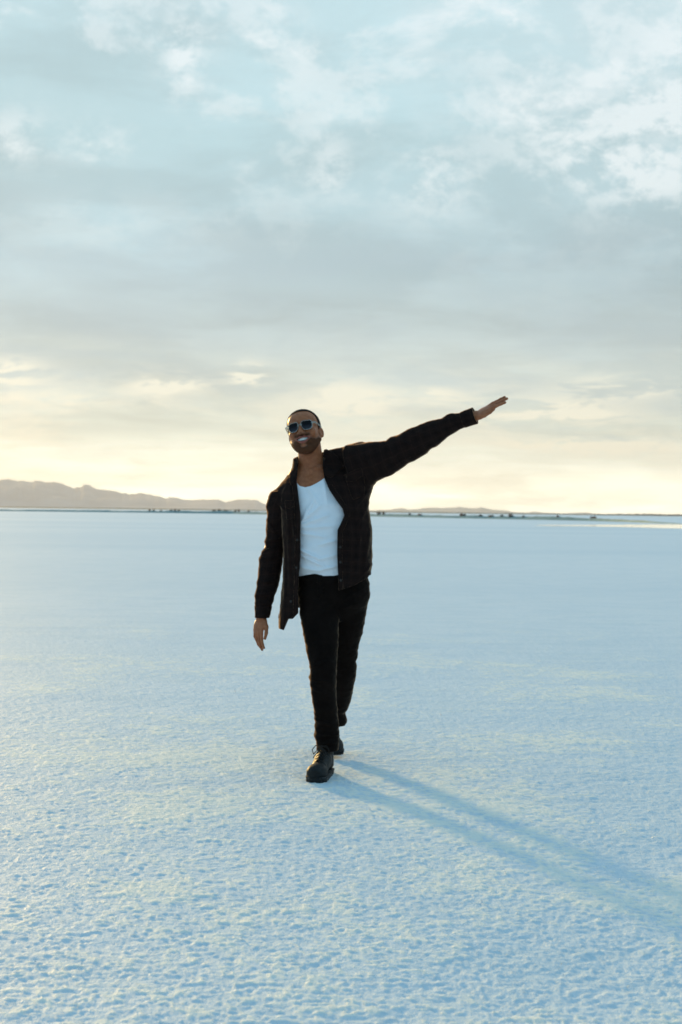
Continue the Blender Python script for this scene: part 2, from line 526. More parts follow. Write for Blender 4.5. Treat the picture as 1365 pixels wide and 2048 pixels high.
mountains('mountain_range', 'long hazy mauve mountain range behind the salt flat, tallest at its left end', LEFT, 12000, 1500,
          rock_material('hazy rock', (0.30, 0.27, 0.30), (0.42, 0.38, 0.40)), 21)
mountains('low_mountains', 'low pale blue-grey hills far away under the raised arm', RIGHT, 13200, 800,
          rock_material('far rock', (0.28, 0.28, 0.29), (0.38, 0.37, 0.36)), 31)


# ------------------------------------------------------------------ far shore, bank and pool
def berm(name, label, pts, width, m_, seed, rough=0.12):
    """low ridge of earth along pts = [(u, Y, height)]"""
    us = np.array([p[0] for p in pts], float)
    ug = np.linspace(us[0], us[-1], 500)
    Yg = np.interp(ug, us, [p[1] for p in pts]); Hg = np.interp(ug, us, [p[2] for p in pts])
    k = np.ones(25) / 25
    Yg = np.convolve(np.pad(Yg, 12, 'edge'), k, 'valid')
    X = (ug - CU) / F_PX * Yg
    prof = [(-1, -0.05), (-0.75, 0.0), (-0.5, 0.55), (-0.3, 0.92), (0, 1.0), (0.3, 0.9), (0.6, 0.45), (1, -0.05)]
    V = []
    for y, z in prof:
        q = np.stack([X / 3.0, Yg / 6.0 + y * 2, np.zeros_like(X)], -1)
        nn = 1 + rough * 2 * vnoise(q, seed) + rough * vnoise(q * 3.3, seed + 1)
        V.append(np.stack([X, Yg + y * width / 2 + 0.6 * vnoise(q * 0.7, seed + 2), Hg * z * nn], -1))
    n = len(ug)
    i = np.arange(len(prof) - 1)[:, None] * n + np.arange(n - 1)[None]
    F = np.stack([i, i + 1, i + n + 1, i + n], -1).reshape(-1, 4)
    o = link(name, np_mesh(name, np.concatenate(V), F), m_)
    tag(o, label, kind='structure')
    return o

mb, t, b = mat('damp bank', 0.8, 0.3)
g = t.n('ShaderNodeNewGeometry')
f = t.noise(g.outputs['Position'], 0.9, 4.0, 0.6)
t.set(b.inputs['Base Color'], t.mix(t.maprange(f, 0.3, 0.7), (0.09, 0.20, 0.21, 1), (0.18, 0.30, 0.30, 1)))
ms, t, b = mat('far shore', 0.9, 0.2)
g = t.n('ShaderNodeNewGeometry')
f = t.noise(g.outputs['Position'], 0.02, 4.0, 0.6)
t.set(b.inputs['Base Color'], t.mix(t.maprange(f, 0.3, 0.7), (0.045, 0.075, 0.075, 1), (0.09, 0.12, 0.115, 1)))
BANK = [(-420, 470, 0.30), (0, 460, 0.46), (250, 475, 0.58), (450, 465, 0.80), (650, 400, 0.76), (870, 340, 0.64), (1050, 305, 0.62), (1195, 275, 0.58),
        (1290, 240, 0.30), (1345, 215, 0.12), (1370, 205, 0.02)]
berm('bank', 'low teal-grey bank crossing the salt flat', BANK, 9, mb, 41)
berm('far_shore', 'thin dark shoreline below the mountains', [(-900, 2600, 2.0), (300, 2600, 2.1), (1000, 2600, 1.9), (2200, 2600, 1.9)], 160, ms, 51, 0.08)

def pool():
    top = [(1070, 1050.6), (1100, 1049.8), (1150, 1049.9), (1200, 1049.2), (1250, 1049.3), (1300, 1048.6), (1365, 1048.8), (1450, 1048.4), (1560, 1049.5)]
    bot = [(1070, 1050.9), (1110, 1051.8), (1160, 1052.0), (1210, 1053.6), (1260, 1054.2), (1310, 1055.8), (1365, 1057.0), (1450, 1058.5), (1560, 1057)]
    def ground_pt(u, v):
        d = v - horizon_v(u)
        Y = 1.27 * F_PX / d
        return ((u - CU) / F_PX * Y, Y)
    ug = np.linspace(1070, 1560, 160)
    V = []
    for k, arr in enumerate((top, bot)):
        vv = np.interp(ug, [a[0] for a in arr], [a[1] for a in arr])
        for u, v in zip(ug, vv):
            x, y = ground_pt(u, v)
            y += 5.0 * vnoise(np.array([[x / 2.5, k * 7.3, 0.5]]), 61)[0] * min(1, (u - 1070) / 60)
            V.append((x, y, 0.012))
    n = len(ug)
    i = np.arange(n - 1)
    F = np.stack([i + n, i + n + 1, i + 1, i], -1)
    mw, t, b = mat('shallow water', 0.06, 0.5)
    b.inputs['Base Color'].default_value = (0.30, 0.36, 0.38, 1)
    b.inputs['IOR'].default_value = 1.33
    g = t.n('ShaderNodeNewGeometry')
    bp = t.n('ShaderNodeBump', i_Strength=0.08, i_Distance=0.02, i_Height=t.noise(g.outputs['Position'], 2.0, 3.0, 0.5))
    t.set(b.inputs['Normal'], bp.outputs[0])
    o = link('water', np_mesh('water', V, F), mw)
    tag(o, 'bright shallow pool of water on the salt at the right', kind='structure')
pool()


# ------------------------------------------------------------------ shrubs on the bank and the far trees
def leaf_cloud(n, cen, rad, size, rng, flat=0.0):
    """n small leaf blades scattered through an uneven mound"""
    V, F = [], []
    for _ in range(n):
        while True:
            p = np.array([rng.uniform(-1, 1), rng.uniform(-1, 1), rng.uniform(0 if flat else -1, 1)])
            if p @ p < 1:
                break
        p = p * rad + cen
        d = np.array([rng.gauss(0, 1), rng.gauss(0, 1), rng.gauss(0.5, 1)]); d /= np.linalg.norm(d)
        e = np.cross(d, [rng.gauss(0, 1), rng.gauss(0, 1), rng.gauss(0, 1)]); e /= np.linalg.norm(e) + 1e-9
        s = size * rng.uniform(0.6, 1.4)
        k = len(V)
        V += [p - e * s * 0.3, p + d * s * 0.5 - e * s * 0.1 , p + d * s, p + d * s * 0.5 + e * s * 0.4]
        F.append((k, k + 1, k + 2, k + 3))
    return V, F

def shrub_mat(name, c1, c2):
    m_, t, b = mat(name, 0.9, 0.15)
    g = t.n('ShaderNodeNewGeometry')
    f = t.noise(g.outputs['Position'], 3.0, 2.0, 0.5)
    t.set(b.inputs['Base Color'], t.mix(t.maprange(f, 0.35, 0.65), (*c1, 1), (*c2, 1)))
    return m_
M_BROWN = shrub_mat('dry brown shrub leaves', (0.10, 0.055, 0.03), (0.20, 0.12, 0.07))
M_DARK = shrub_mat('dark shrub leaves', (0.035, 0.035, 0.025), (0.085, 0.07, 0.045))
M_RED = shrub_mat('reddish shrub leaves', (0.20, 0.085, 0.05), (0.30, 0.16, 0.10))
M_TWIG = shrub_mat('shrub twigs', (0.05, 0.035, 0.025), (0.09, 0.06, 0.045))

def twig_mesh(rng, wd, ht):
    V, F = [], []
    for _ in range(9):
        a = np.array([rng.uniform(-0.15, 0.15) * wd, rng.uniform(-0.15, 0.15) * wd, -0.1])
        b_ = np.array([rng.uniform(-0.45, 0.45) * wd, rng.uniform(-0.3, 0.3) * wd, ht * rng.uniform(0.6, 1.05)])
        k = len(V)
        for c, r in ((a, 0.03), (b_, 0.008)):
            for q in range(4):
                an = q * math.pi / 2
                V.append(c + np.array([math.cos(an) * r, math.sin(an) * r, 0]))
        for q in range(4):
            F.append((k + q, k + (q + 1) % 4, k + 4 + (q + 1) % 4, k + 4 + q))
    return V, F

def bank_at(u):
    return (np.interp(u, [p[0] for p in BANK], [p[1] for p in BANK]), np.interp(u, [p[0] for p in BANK], [p[2] for p in BANK]))

SHRUBS = [  # u, width px, height px, material, label
    (301, 5, 5, M_RED, 'tiny reddish shrub on the bank, furthest out to the left of the man'),
    (309, 4, 4, M_BROWN, 'tiny brown shrub just right of the outermost reddish one on the left bank'),
    (323, 5, 3, M_BROWN, 'single flat brown shrub between two shrub pairs on the left bank'),
    (343, 6, 4, M_DARK, 'dark rounded shrub left of the taller reddish shrub on the left bank'),
    (351, 5, 6, M_RED, 'taller reddish shrub between two dark ones on the left bank'),
    (358, 6, 4, M_DARK, 'dark shrub right of the taller reddish shrub on the left bank'),
    (429, 9, 6, M_BROWN, 'brown bushy shrub at the left end of the long dark clump near the man'),
    (440, 10, 6, M_DARK, 'widest dark shrub in the middle of the long clump left of the man'),
    (452, 9, 4, M_DARK, 'low dark shrub at the right end of the long clump left of the man'),
    (472, 7, 4, M_DARK, 'small dark shrub beside the pointed reddish shrub near the mountain end'),
    (478, 6, 7, M_RED, 'pointed reddish shrub near the man, tallest on the left bank'),
    (498, 5, 3, M_BROWN, 'last small brown shrub before the man\'s sleeve on the left bank'),
    (757, 14, 7, M_DARK, 'broad dark shrub just right of the man\'s shirt'),
    (769, 8, 7, M_BROWN, 'brown round shrub touching the broad dark shrub right of the man'),
    (820, 6, 4, M_DARK, 'lone small dark shrub below the left end of the low hills'),
    (840, 9, 3, M_RED, 'very flat reddish shrub right of the lone small dark shrub'),
    (922, 7, 6, M_RED, 'reddish shrub paired with a dark one under the highest low hill'),
    (929, 6, 5, M_DARK, 'dark shrub paired with a reddish one under the highest low hill'),
    (961, 10, 5, M_DARK, 'dark domed shrub standing alone in the middle of the right bank'),
    (982, 10, 3, M_BROWN, 'flat brown shrub between two dark domed shrubs on the right bank'),
    (1003, 7, 4, M_DARK, 'small dark domed shrub just left of the tall shrub on the right bank'),
    (1021, 9, 8, M_RED, 'tallest reddish shrub on the bank, under the right end of the low hills'),
    (1023, 11, 4, M_DARK, 'dark shrub spreading at the foot of the tallest reddish shrub'),
    (1047, 5, 3, M_BROWN, 'tiny brown shrub right of the tallest reddish shrub'),
    (1115, 6, 7, M_RED, 'slim reddish upright shrub alone on the right part of the bank'),
    (1185, 14, 5, M_RED, 'broad pale reddish shrub nearest the right end of the bank'),
]
for n_, (u, wp, hp, m_, lab) in enumerate(SHRUBS):
    rng = random.Random(100 + n_)
    Y, H = bank_at(u)
    wd = wp / F_PX * Y; ht = hp / F_PX * Y
    p = np.array([(u - CU) / F_PX * Y, Y - 0.8, H * 0.82])
    e = bpy.data.objects.new('shrub', None)
    COL.objects.link(e)
    e.location = p
    tag(e, lab, 'shrub', 'small shrubs along the bank')
    V, F = [], []
    for q in range(4):
        c = np.array([rng.uniform(-0.32, 0.32) * wd, rng.uniform(-0.2, 0.2) * wd, ht * rng.uniform(0.1, 0.45)])
        v, f = leaf_cloud(90, c, np.array([wd * rng.uniform(0.2, 0.34), wd * 0.25, ht * rng.uniform(0.3, 0.55)]), 0.16, rng)
        k = len(V); V += v; F += [tuple(x + k for x in y) for y in f]
    fo = link('foliage', np_mesh('foliage', V, F, False), m_); fo.parent = e
    v, f = twig_mesh(rng, wd, ht)
    so = link('stem', np_mesh('stem', v, f, False), M_TWIG); so.parent = e

def treeline():
    rng = random.Random(5)
    V, F = [], []
    for q in range(260):
        u = 1190 + 560 * (q / 260) + rng.uniform(-2, 2)
        Y = 2350 + rng.uniform(-60, 60)
        ht = (1.4 + 2.0 * min(1, (u - 1190) / 90)) * rng.uniform(0.6, 1.15)
        c = np.array([(u - CU) / F_PX * Y, Y, ht * 0.5])
        v, f = leaf_cloud(60, c, np.array([2.2 * rng.uniform(0.7, 1.3), 2.0, ht * 0.5]), 1.1, rng)
        k = len(V); V += v; F += [tuple(x + k for x in y) for y in f]
    o = link('treeline', np_mesh('treeline', V, F, False), M_DARK)
    tag(o, 'thin dark line of distant trees on the horizon at the right', 'trees', kind='stuff')
treeline()


# ------------------------------------------------------------------ the man
YM = 7.02
def f32(a): return np.asarray(a, np.float32)

def skin_mats():
    m_, t, b = mat('brown skin', 0.45, 0.28)
    at = t.n('ShaderNodeAttribute', attribute_name='paint')
    s = t.n('ShaderNodeSeparateXYZ', i_0=at.outputs['Vector'])
    g = t.n('ShaderNodeNewGeometry')
    f = t.noise(g.outputs['Position'], 60.0, 3.0, 0.6)
    col = t.mix(t.maprange(f, 0.3, 0.7), (0.335, 0.105, 0.042, 1), (0.42, 0.142, 0.060, 1))
    col = t.mix(s.outputs[1], col, (0.30, 0.085, 0.062, 1))       # lips
    bf = t.noise(g.outputs['Position'], 420.0, 2.0, 0.6)
    col = t.mix(t.math('MULTIPLY', s.outputs[0], t.maprange(bf, 0.25, 0.6, 0.55, 1.0)), col, (0.034, 0.016, 0.009, 1))   # stubble
    col = t.mix(s.outputs[2], col, (0.03, 0.012, 0.010, 1))       # inside of the mouth
    t.set(b.inputs['Base Color'], col)
    b.inputs['Subsurface Weight'].default_value = 0.12
    b.inputs['Subsurface Radius'].default_value = (0.9, 0.35, 0.2)
    b.inputs['Subsurface Scale'].default_value = 0.008
    bp = t.n('ShaderNodeBump', i_Strength=0.25, i_Distance=0.001, i_Height=t.noise(g.outputs['Position'], 500.0, 2.0, 0.6))
    t.set(b.inputs['Normal'], bp.outputs[0])
    return m_
M_SKIN = skin_mats()

person = bpy.data.objects.new('person', None)
COL.objects.link(person)
person.location = (-0.05, 7.0, 0)
tag(person, 'smiling man in sunglasses and open dark shirt striding with one arm stretched out', 'person')

# ---- head frame
HC = PX(610.0, 866.5, 6.99)
HSC = 1.05
yaw, pit, rol = R(11), R(9), R(12.5)
HF = np.array([-math.sin(yaw) * math.cos(pit), -math.cos(yaw) * math.cos(pit), math.sin(pit)])
HU = np.array([-math.sin(rol), 0.0, math.cos(rol)])
HU = HU - HF * (HF @ HU); HU /= np.linalg.norm(HU)
HR = np.cross(HU, HF)
HM = f32(np.stack([HR, HF, HU]))
def to_head(P):
    return ((P - f32(HC)) @ HM.T) * (1000.0 / HSC)          # millimetres
def from_head(q):
    return np.asarray(HC) + np.asarray(q, float) / 1000.0 @ np.stack([HR, HF, HU])

def sym(q):
    q = q.copy(); q[:, 0] = np.abs(q[:, 0]); return q

MOUTH_Z = -49.0
def mouth_line(x):
    return MOUTH_Z + 0.0072 * x * x

def skull(q, s):
    d = ellip(q, (0, -14, 36), (74, 96, 76))
    d = smin(d, ellip(q, (0, 26, 46), (63, 62, 52)), 18)
    d = smin(d, ellip(q, (0, 24, -10), (67, 60, 70)), 16)
    d = smin(d, ellip(q, (0, 26, -62), (50, 54, 42)), 18)
    d = smin(d, rcone(s, (57, -2, -40), (20, 60, -90), 17, 17), 18)
    d = smin(d, ellip(q, (0, 66, -92), (23, 19, 17)), 14)
    return d

def head_sdf(P):
    q = to_head(P); s = sym(q)
    d = skull(q, s)
    d = smin(d, rcone(s, (0, 80, 30), (34, 70, 29), 10, 9), 10)           # brow
    d = smin(d, ellip(s, (41, 61, -14), (23, 20, 20)), 14)               # cheekbone lifted by the smile
    d = smax(d, -ellip(s, (31, 92, 12), (17, 14, 13)), 8)                # eye socket
    d = smin(d, ellip(s, (31, 74, 12), (14, 13, 12)), 3)                 # lids over the eye
    d = smin(d, rcone(q, (0, 82, 20), (0, 104, -20), 7.5, 11), 7)
    d = smin(d, ellip(s, (12, 92, -23), (10, 11, 9)), 5)
    # muzzle, lips and open smile
    d = smin(d, ellip(q, (0, 64, -52), (34, 26, 26)), 12)
    x = s[:, 0]
    ml = mouth_line(x)
    open_h = 8.0 * np.clip(1 - (x / 28) ** 2, 0, 1)
    yl = 90 - 0.013 * x * x
    lip_w = np.clip(1 - (x / 36) ** 2, 0, 1)
    up = np.sqrt((q[:, 1] - yl) ** 2 + (q[:, 2] - (ml + open_h + 2.5)) ** 2) - (1.5 + 4.2 * lip_w)
    dn = np.sqrt((q[:, 1] - yl + 1) ** 2 + (q[:, 2] - (ml - open_h - 3.0)) ** 2) - (1.5 + 4.0 * lip_w)
    lips = np.where(x < 37, np.minimum(up, dn), 20)
    d = smin(d, lips, 3.5)
    hole = np.maximum(np.abs(q[:, 2] - ml) - open_h, np.maximum(x - 28, 62 - q[:, 1]))
    d = smax(d, -hole, 1.5)
    # ears
    e = s - np.where((q[:, 0] < 0)[:, None], f32((66, -10, -11)), f32((70, -8, -11)))
    er = e.copy()
    er[:, 0] = e[:, 0] * 0.88 + e[:, 1] * 0.47
    er[:, 1] = -e[:, 0] * 0.47 + e[:, 1] * 0.88
    ear = ellip(er, (6, -3, 0), (7, 17, 25))
    ear = smax(ear, -ellip(er, (13, -2, 3), (7, 11, 17)), 4)
    d = smin(d, ear, 5)
    return d / 1000.0

# ---- torso, arms, legs of the body
def zprof(rows, Yc):
    """rows (v, uL, uR, y, depth) -> arrays over z"""
    rows = sorted(rows, key=lambda r: -r[0])
    S, lo, hi, wc, wr = [], [], [], [], []
    for v, ul, ur, y, dp in rows:
        a = PX(ul, v, y); b_ = PX(ur, v, y)
        S.append((a[2] + b_[2]) / 2); lo.append(a[0]); hi.append(b_[0]); wc.append(y); wr.append(dp)
    return [np.array(x) for x in (S, lo, hi, wc, wr)]

BODY_T = zprof([(928, 592, 668, 7.07, 0.050), (940, 582, 700, 7.06, 0.068), (955, 575, 716, 7.05, 0.086), (975, 570, 724, 7.035, 0.102), (1010, 571, 724, 7.02, 0.116),
                (1050, 577, 723, 7.01, 0.116), (1100, 582, 722, 7.00, 0.108), (1140, 589, 728, 7.00, 0.104), (1160, 604, 724, 7.005, 0.093), (1185, 608, 722, 7.01, 0.088), (1205, 616, 714, 7.01, 0.08)], YM)
def body_torso(P):
    return loft(P[:, 2], P[:, 0], P[:, 1], *BODY_T, ex=2.3)

SH_L, EL_L, WR_L = PX(712, 925, 7.0), PX(826, 886, 6.90), PX(949, 833, 6.79)
SH_R, EL_R, WR_R = PX(566, 1002, 7.06), PX(545, 1105, 7.10), PX(523, 1234, 7.03)

def hand_sdf(P, wrist, D, T, N, curls, spread, thumb, sc=1.0):
    """palm, four fingers and a thumb; D along the fingers, T to the thumb side, N out of the palm"""
    M = f32(np.stack([T, N, D]))
    q = ((P - f32(wrist)) @ M.T) * 1000.0 / sc
    d = rcone(q, (0, 0, -35), (0, 0, 8), 25, 23)
    d = np.maximum(d, np.abs(q[:, 1]) - 21)
    palm = ellip(q, (0, 1, 50), (40, 15, 48))
    d = smin(d, palm, 14)
    d = smin(d, ellip(q, (24, 8, 36), (16, 15, 32)), 10)       # ball of the thumb
    d = smin(d, ellip(q, (-26, 6, 40), (13, 13, 32)), 10)
    for i, (x0, z0, ln, r) in enumerate(((27, 88, (44, 26, 21), 9.2), (9, 93, (48, 30, 22), 9.4), (-10, 89, (45, 28, 22), 9.0), (-27, 80, (35, 21, 19), 8.0))):
        a = np.array([x0, -1.0, z0 - 8]); ang = 0.0
        sx = spread[i]
        pr = r
        for L, c in zip(ln, curls[i]):
            ang += R(c)
            b_ = a + L * np.array([math.sin(R(sx)), math.sin(ang) * math.cos(R(sx)), math.cos(ang) * math.cos(R(sx))])
            d = smin(d, rcone(q, a, b_, pr, pr * 0.90), 4.0)
            a = b_; pr *= 0.90
    pts, rr = thumb
    for a, b_, r1, r2 in zip(pts[:-1], pts[1:], rr[:-1], rr[1:]):
        d = smin(d, rcone(q, a, b_, r1, r2), 5.0)
    return d * sc / 1000.0

def unit(v):
    v = np.asarray(v, float); return v / np.linalg.norm(v)
# raised hand: palm turned down and a little to the camera, fingers level with the arm
LD = unit(PX(1012, 797, 6.74) - WR_L)
LT = np.array([0.10, -0.95, -0.27]); LT = unit(LT - LD * (LT @ LD)); LN = np.cross(LT, LD); LN = LN if LN[2] < 0 else -LN
# hanging hand: fingers down, thumb towards the body and the camera
RD = unit(PX(511, 1290, 6.99) - WR_R)
RT = np.array([0.75, -0.66, 0.0]); RT = unit(RT - RD * (RT @ RD)); RN = np.cross(RT, RD); RN = RN if RN[1] > 0 else -RN

def body_sdf(P):
    d = body_torso(P)
    nb, nt = PX(625, 950, 7.06), PX(619, 892, 7.03)
    d = smin(d, rcone(P, nb, nt, 0.064, 0.058), 0.03)
    d = smin(d, rcone(P, PX(630, 940, 7.08), PX(690, 925, 7.06), 0.045, 0.045), 0.04)
    d = smin(d, rcone(P, PX(610, 950, 7.08), PX(575, 990, 7.06), 0.045, 0.045), 0.04)
    d = smin(d, rcone(P, SH_L, EL_L, 0.052, 0.042), 0.03)
    d = smin(d, rcone(P, EL_L, WR_L, 0.040, 0.026), 0.02)
    d = smin(d, rcone(P, SH_R, EL_R, 0.050, 0.040), 0.03)
    d = smin(d, rcone(P, EL_R, WR_R, 0.039, 0.026), 0.02)
    # legs, inside the trousers
    for hip, kn, an in ((PX(636, 1195, 7.0), PX(647, 1345, 6.87), PX(656, 1484, 6.90)), (PX(704, 1195, 7.02), PX(688, 1340, 7.18), PX(670, 1440, 7.42))):
        d = smin(d, rcone(P, hip, kn, 0.062, 0.038), 0.02)
        d = smin(d, rcone(P, kn, an, 0.036, 0.026), 0.01)
    # sternal notch and collar bones
    d = smin(d, rcone(P, PX(622, 941, 6.985), PX(592, 952, 7.03), 0.009, 0.010), 0.012)
    d = smin(d, rcone(P, PX(634, 937, 6.985), PX(668, 930, 7.03), 0.009, 0.010), 0.012)
    d = smax(d, -(np.linalg.norm(P - f32(PX(627, 938, 6.955)), axis=1) - 0.013), 0.015)
    m = np.linalg.norm(P - f32(HC), axis=1) < 0.22
    if m.any():
        d[m] = smin(d[m], head_sdf(P[m]), 0.018)
    m = np.linalg.norm(P - f32(WR_L), axis=1) < 0.28
    if m.any():
        d[m] = smin(d[m], hand_sdf(P[m], WR_L, LD, LT, LN, ((2, 4, 4), (-2, 4, 3), (-6, 5, 4), (-4, 8, 8)), (2.5, 0.5, -1.5, -4.5),
                    ([(26, 6, 22), (38, 9, 52), (36, 9, 84), (31, 8, 106)], (12, 11, 9.5, 7.5)), 0.97), 0.008)
    m = np.linalg.norm(P - f32(WR_R), axis=1) < 0.28
    if m.any():
        d[m] = smin(d[m], hand_sdf(P[m], WR_R, RD, RT, RN, ((12, 18, 12), (16, 22, 14), (20, 26, 16), (24, 28, 18)), (4, 1, -2, -6),
                    ([(24, 5, 18), (46, 8, 52), (50, 12, 86), (45, 17, 114)], (12, 11, 9.5, 7.5)), 0.92), 0.008)
    return d

def paint_body(me):
    V = verts_of(me)
    q = to_head(V)
    x = np.abs(q[:, 0])
    near = np.linalg.norm(q, axis=1) < 190
    ml = mouth_line(x)
    oh = 8.0 * np.clip(1 - (x / 28) ** 2, 0, 1)
    lipd = np.minimum(np.abs(q[:, 2] - (ml + oh + 3)) - 5 * np.clip(1 - (x / 38) ** 2, 0, 1), np.abs(q[:, 2] - (ml - oh - 3.5)) - 6 * np.clip(1 - (x / 38) ** 2, 0, 1))
    lip = np.clip(1 - lipd / 2.5, 0, 1) * (x < 36) * near * (q[:, 1] > 66)
    bd = beard_region(q)
    st = np.clip(0.6 - bd / 14.0, 0, 0.85) * near * (1 - lip)
    mouth = (np.abs(q[:, 2] - ml) < oh + 0.3) * (x < 28) * (q[:, 1] < 84) * (q[:, 1] > 55) * near
    set_attr(me, 'paint', np.stack([st, lip * (1 - mouth), mouth], -1))

def beard_region(q):
    """negative where the beard grows (mm)"""
    x = np.abs(q[:, 0])
    ml = mouth_line(x)
    # cheek line: from the sideburn in front of the ear down to the corner of the moustache
    line = np.interp(q[:, 1], [-20, 0, 20, 45, 70, 90], [0, -6, -34, -46, -42, -32])
    a = q[:, 2] - line
    back = np.maximum(np.interp(q[:, 2], [-115, -62, -34, 0], [-4, -6, 8, 12]) - q[:, 1], np.where(q[:, 2] > -40, x - 66, -99))
    under = -112 - q[:, 2]
    d = np.maximum(np.maximum(a, back), under)
    # moustache
    mo = np.maximum(np.abs(q[:, 2] - (ml + 18.5 - 0.004 * x * x)) - 5.5, x - 38)
    mo = np.maximum(mo, 70 - q[:, 1] - x * 0.5)
    d = np.minimum(d, mo)
    # barer patch under the lower lip
    d = np.maximum(d, 6 - 12 * np.sqrt((x / 13) ** 2 + ((q[:, 2] + 76) / 8) ** 2) + 6)
    # leave the lips free
    oh = 8.0 * np.clip(1 - (x / 28) ** 2, 0, 1)
    lips = np.maximum(np.abs(q[:, 2] - ml) - (oh + 9.5 * np.clip(1 - (x / 40) ** 2, 0, 1)), x - 37)
    return np.maximum(d, -lips)

bm_ = sdf_mesh('body', body_sdf, (-0.62, 6.55, 0.04), (0.92, 7.62, 1.86), 0.0026)
paint_body(bm_)
body = link('body', bm_, M_SKIN, person)

# ---- hair and beard
def hair_mat(name, c1, c2):
    m_, t, b = mat(name, 0.8, 0.12)
    g = t.n('ShaderNodeNewGeometry')
    f = t.noise(g.outputs['Position'], 350.0, 2.0, 0.7)
    t.set(b.inputs['Base Color'], t.mix(f, (*c1, 1), (*c2, 1)))
    bp = t.n('ShaderNodeBump', i_Strength=0.8, i_Distance=0.002, i_Height=f)
    t.set(b.inputs['Normal'], bp.outputs[0])
    return m_
M_HAIR = hair_mat('cropped black hair', (0.010, 0.007, 0.007), (0.028, 0.019, 0.017))
M_BEARD = hair_mat('short dark beard', (0.030, 0.012, 0.006), (0.16, 0.056, 0.024))

def hair_sdf(P):
    q = to_head(P); s = sym(q)
    base = skull(q, s) - 4.0 + 0.8 * vnoise(q / 5.0, 3)
    line = np.interp(q[:, 1], [-90, -60, -14, 4, 16, 30, 46, 100], [-48, -42, -4, 10, 42, 70, 88, 100])
    line = np.where((q[:, 1] > 2) & (q[:, 1] < 16), np.minimum(line, 4), line)
    reg = (line - q[:, 2]) * 0.75
    return np.maximum(base, np.maximum(reg, -(skull(q, s) + 5))) / 1000.0
o_ = HC
link('hair', sdf_mesh('hair', hair_sdf, o_ - 0.16, o_ + 0.16, 0.002), M_HAIR, person)

def beard_sdf(P):
    q = to_head(P)
    hd = head_sdf(P) * 1000
    base = hd - 1.5 + 1.0 * vnoise(q / 3.5, 9) + 0.12 * np.clip(beard_region(q) + 10, 0, 20)
    return np.maximum(base, np.maximum(beard_region(q) + 3.0 * vnoise(q / 2.8, 12) + 3.0, -(hd + 3))) / 1000.0
link('beard', sdf_mesh('beard', beard_sdf, o_ - 0.17, o_ + 0.15, 0.0018), M_BEARD, person)

m_teeth, t, b = mat('tooth enamel', 0.25, 0.5)
b.inputs['Base Color'].default_value = (0.80, 0.79, 0.74, 1)
def teeth_sdf(P):
    q = to_head(P)
    x = np.abs(q[:, 0])
    yl = 82 - 0.017 * x * x
    sl = np.abs(((q[:, 0] + 100) % 8.0) - 4.0)
    zc_ = mouth_line(x) + 2.5
    return np.maximum(np.maximum(np.abs(q[:, 1] - yl) - 2.4 + 0.5 * np.clip(sl - 3.2, 0, 1), np.abs(q[:, 2] - zc_) - 6.2), x - 28) / 1000.0
link('teeth', sdf_mesh('teeth', teeth_sdf, o_ - 0.13, o_ + 0.11, 0.0016), m_teeth, person)

# ---- sunglasses
M_FRAME, t, b = mat('pale clear acetate', 0.18, 0.5)
b.inputs['Base Color'].default_value = (0.62, 0.66, 0.62, 1)
b.inputs['Transmission Weight'].default_value = 0.8
M_LENS, t, b = mat('dark gradient lens', 0.12, 0.12)
at = t.n('ShaderNodeAttribute', attribute_name='tint')
s_ = t.n('ShaderNodeSeparateXYZ', i_0=at.outputs['Vector'])
t.set(b.inputs['Base Color'], t.mix(s_.outputs[0], (0.035, 0.035, 0.045, 1), (0.003, 0.003, 0.005, 1)))

def lens_2d(s):
    """rounded lens outline, mm"""
    x = s[:, 0] - 32.5; z = s[:, 2] - 12
    hw = 22.8 + 0.10 * z
    hh = 20.5 + 0.02 * x
    r = np.where(z > 0, 12.0, 17.5)
    ax = np.abs(x) - (hw - r); az = np.abs(z) - (hh - r)
    return np.sqrt(np.maximum(ax, 0) ** 2 + np.maximum(az, 0) ** 2) + np.minimum(np.maximum(ax, az), 0) - r
def lens_y(s):
    return 101 - 0.0045 * s[:, 0] ** 2
def frame_sdf(P):
    q = to_head(P); s = sym(q)
    l2 = lens_2d(s)
    ring = np.maximum(np.abs(l2 - 1.2) - 1.6, np.abs(q[:, 1] - lens_y(s)) - 2.6)
    bridge = rcone(s, (0, 102, 19), (11, 100, 16), 2.8, 2.8)
    lug = rcone(s, (56, 88, 23), (70, 76, 22), 4.2, 4.2)
    d = smin(smin(ring, bridge, 2.0), lug, 2.0)
    return d / 1000.0
def lens_sdf(sign):
    def f(P):
        q = to_head(P)
        s = q.copy(); s[:, 0] *= sign
        return np.maximum(lens_2d(s), np.abs(q[:, 1] - lens_y(s)) - 1.3) / 1000.0
    return f
def temple_sdf(sign):
    def f(P):
        q = to_head(P)
        q = q.copy(); q[:, 0] *= sign
        qs = q.copy(); qs[:, 2] = 18 + (q[:, 2] - 18) * 0.55 if False else q[:, 2]
        a = rcone(q, (71, 76, 22), (79, -4, 18), 3.6, 3.0)
        b_ = rcone(q, (79, -4, 18), (77, -30, -2), 3.0, 2.6)
        return smin(a, b_, 2.0) / 1000.0
    return f
glasses = bpy.data.objects.new('sunglasses', None)
COL.objects.link(glasses); glasses.parent = person
glasses.matrix_parent_inverse = Matrix.Translation(-person.location)
def sub(name, me, m_, par):
    o = link(name, me, m_)
    o.parent = par
    return o
sub('frame', sdf_mesh('frame', frame_sdf, o_ - 0.15, o_ + 0.14, 0.0016), M_FRAME, glasses)
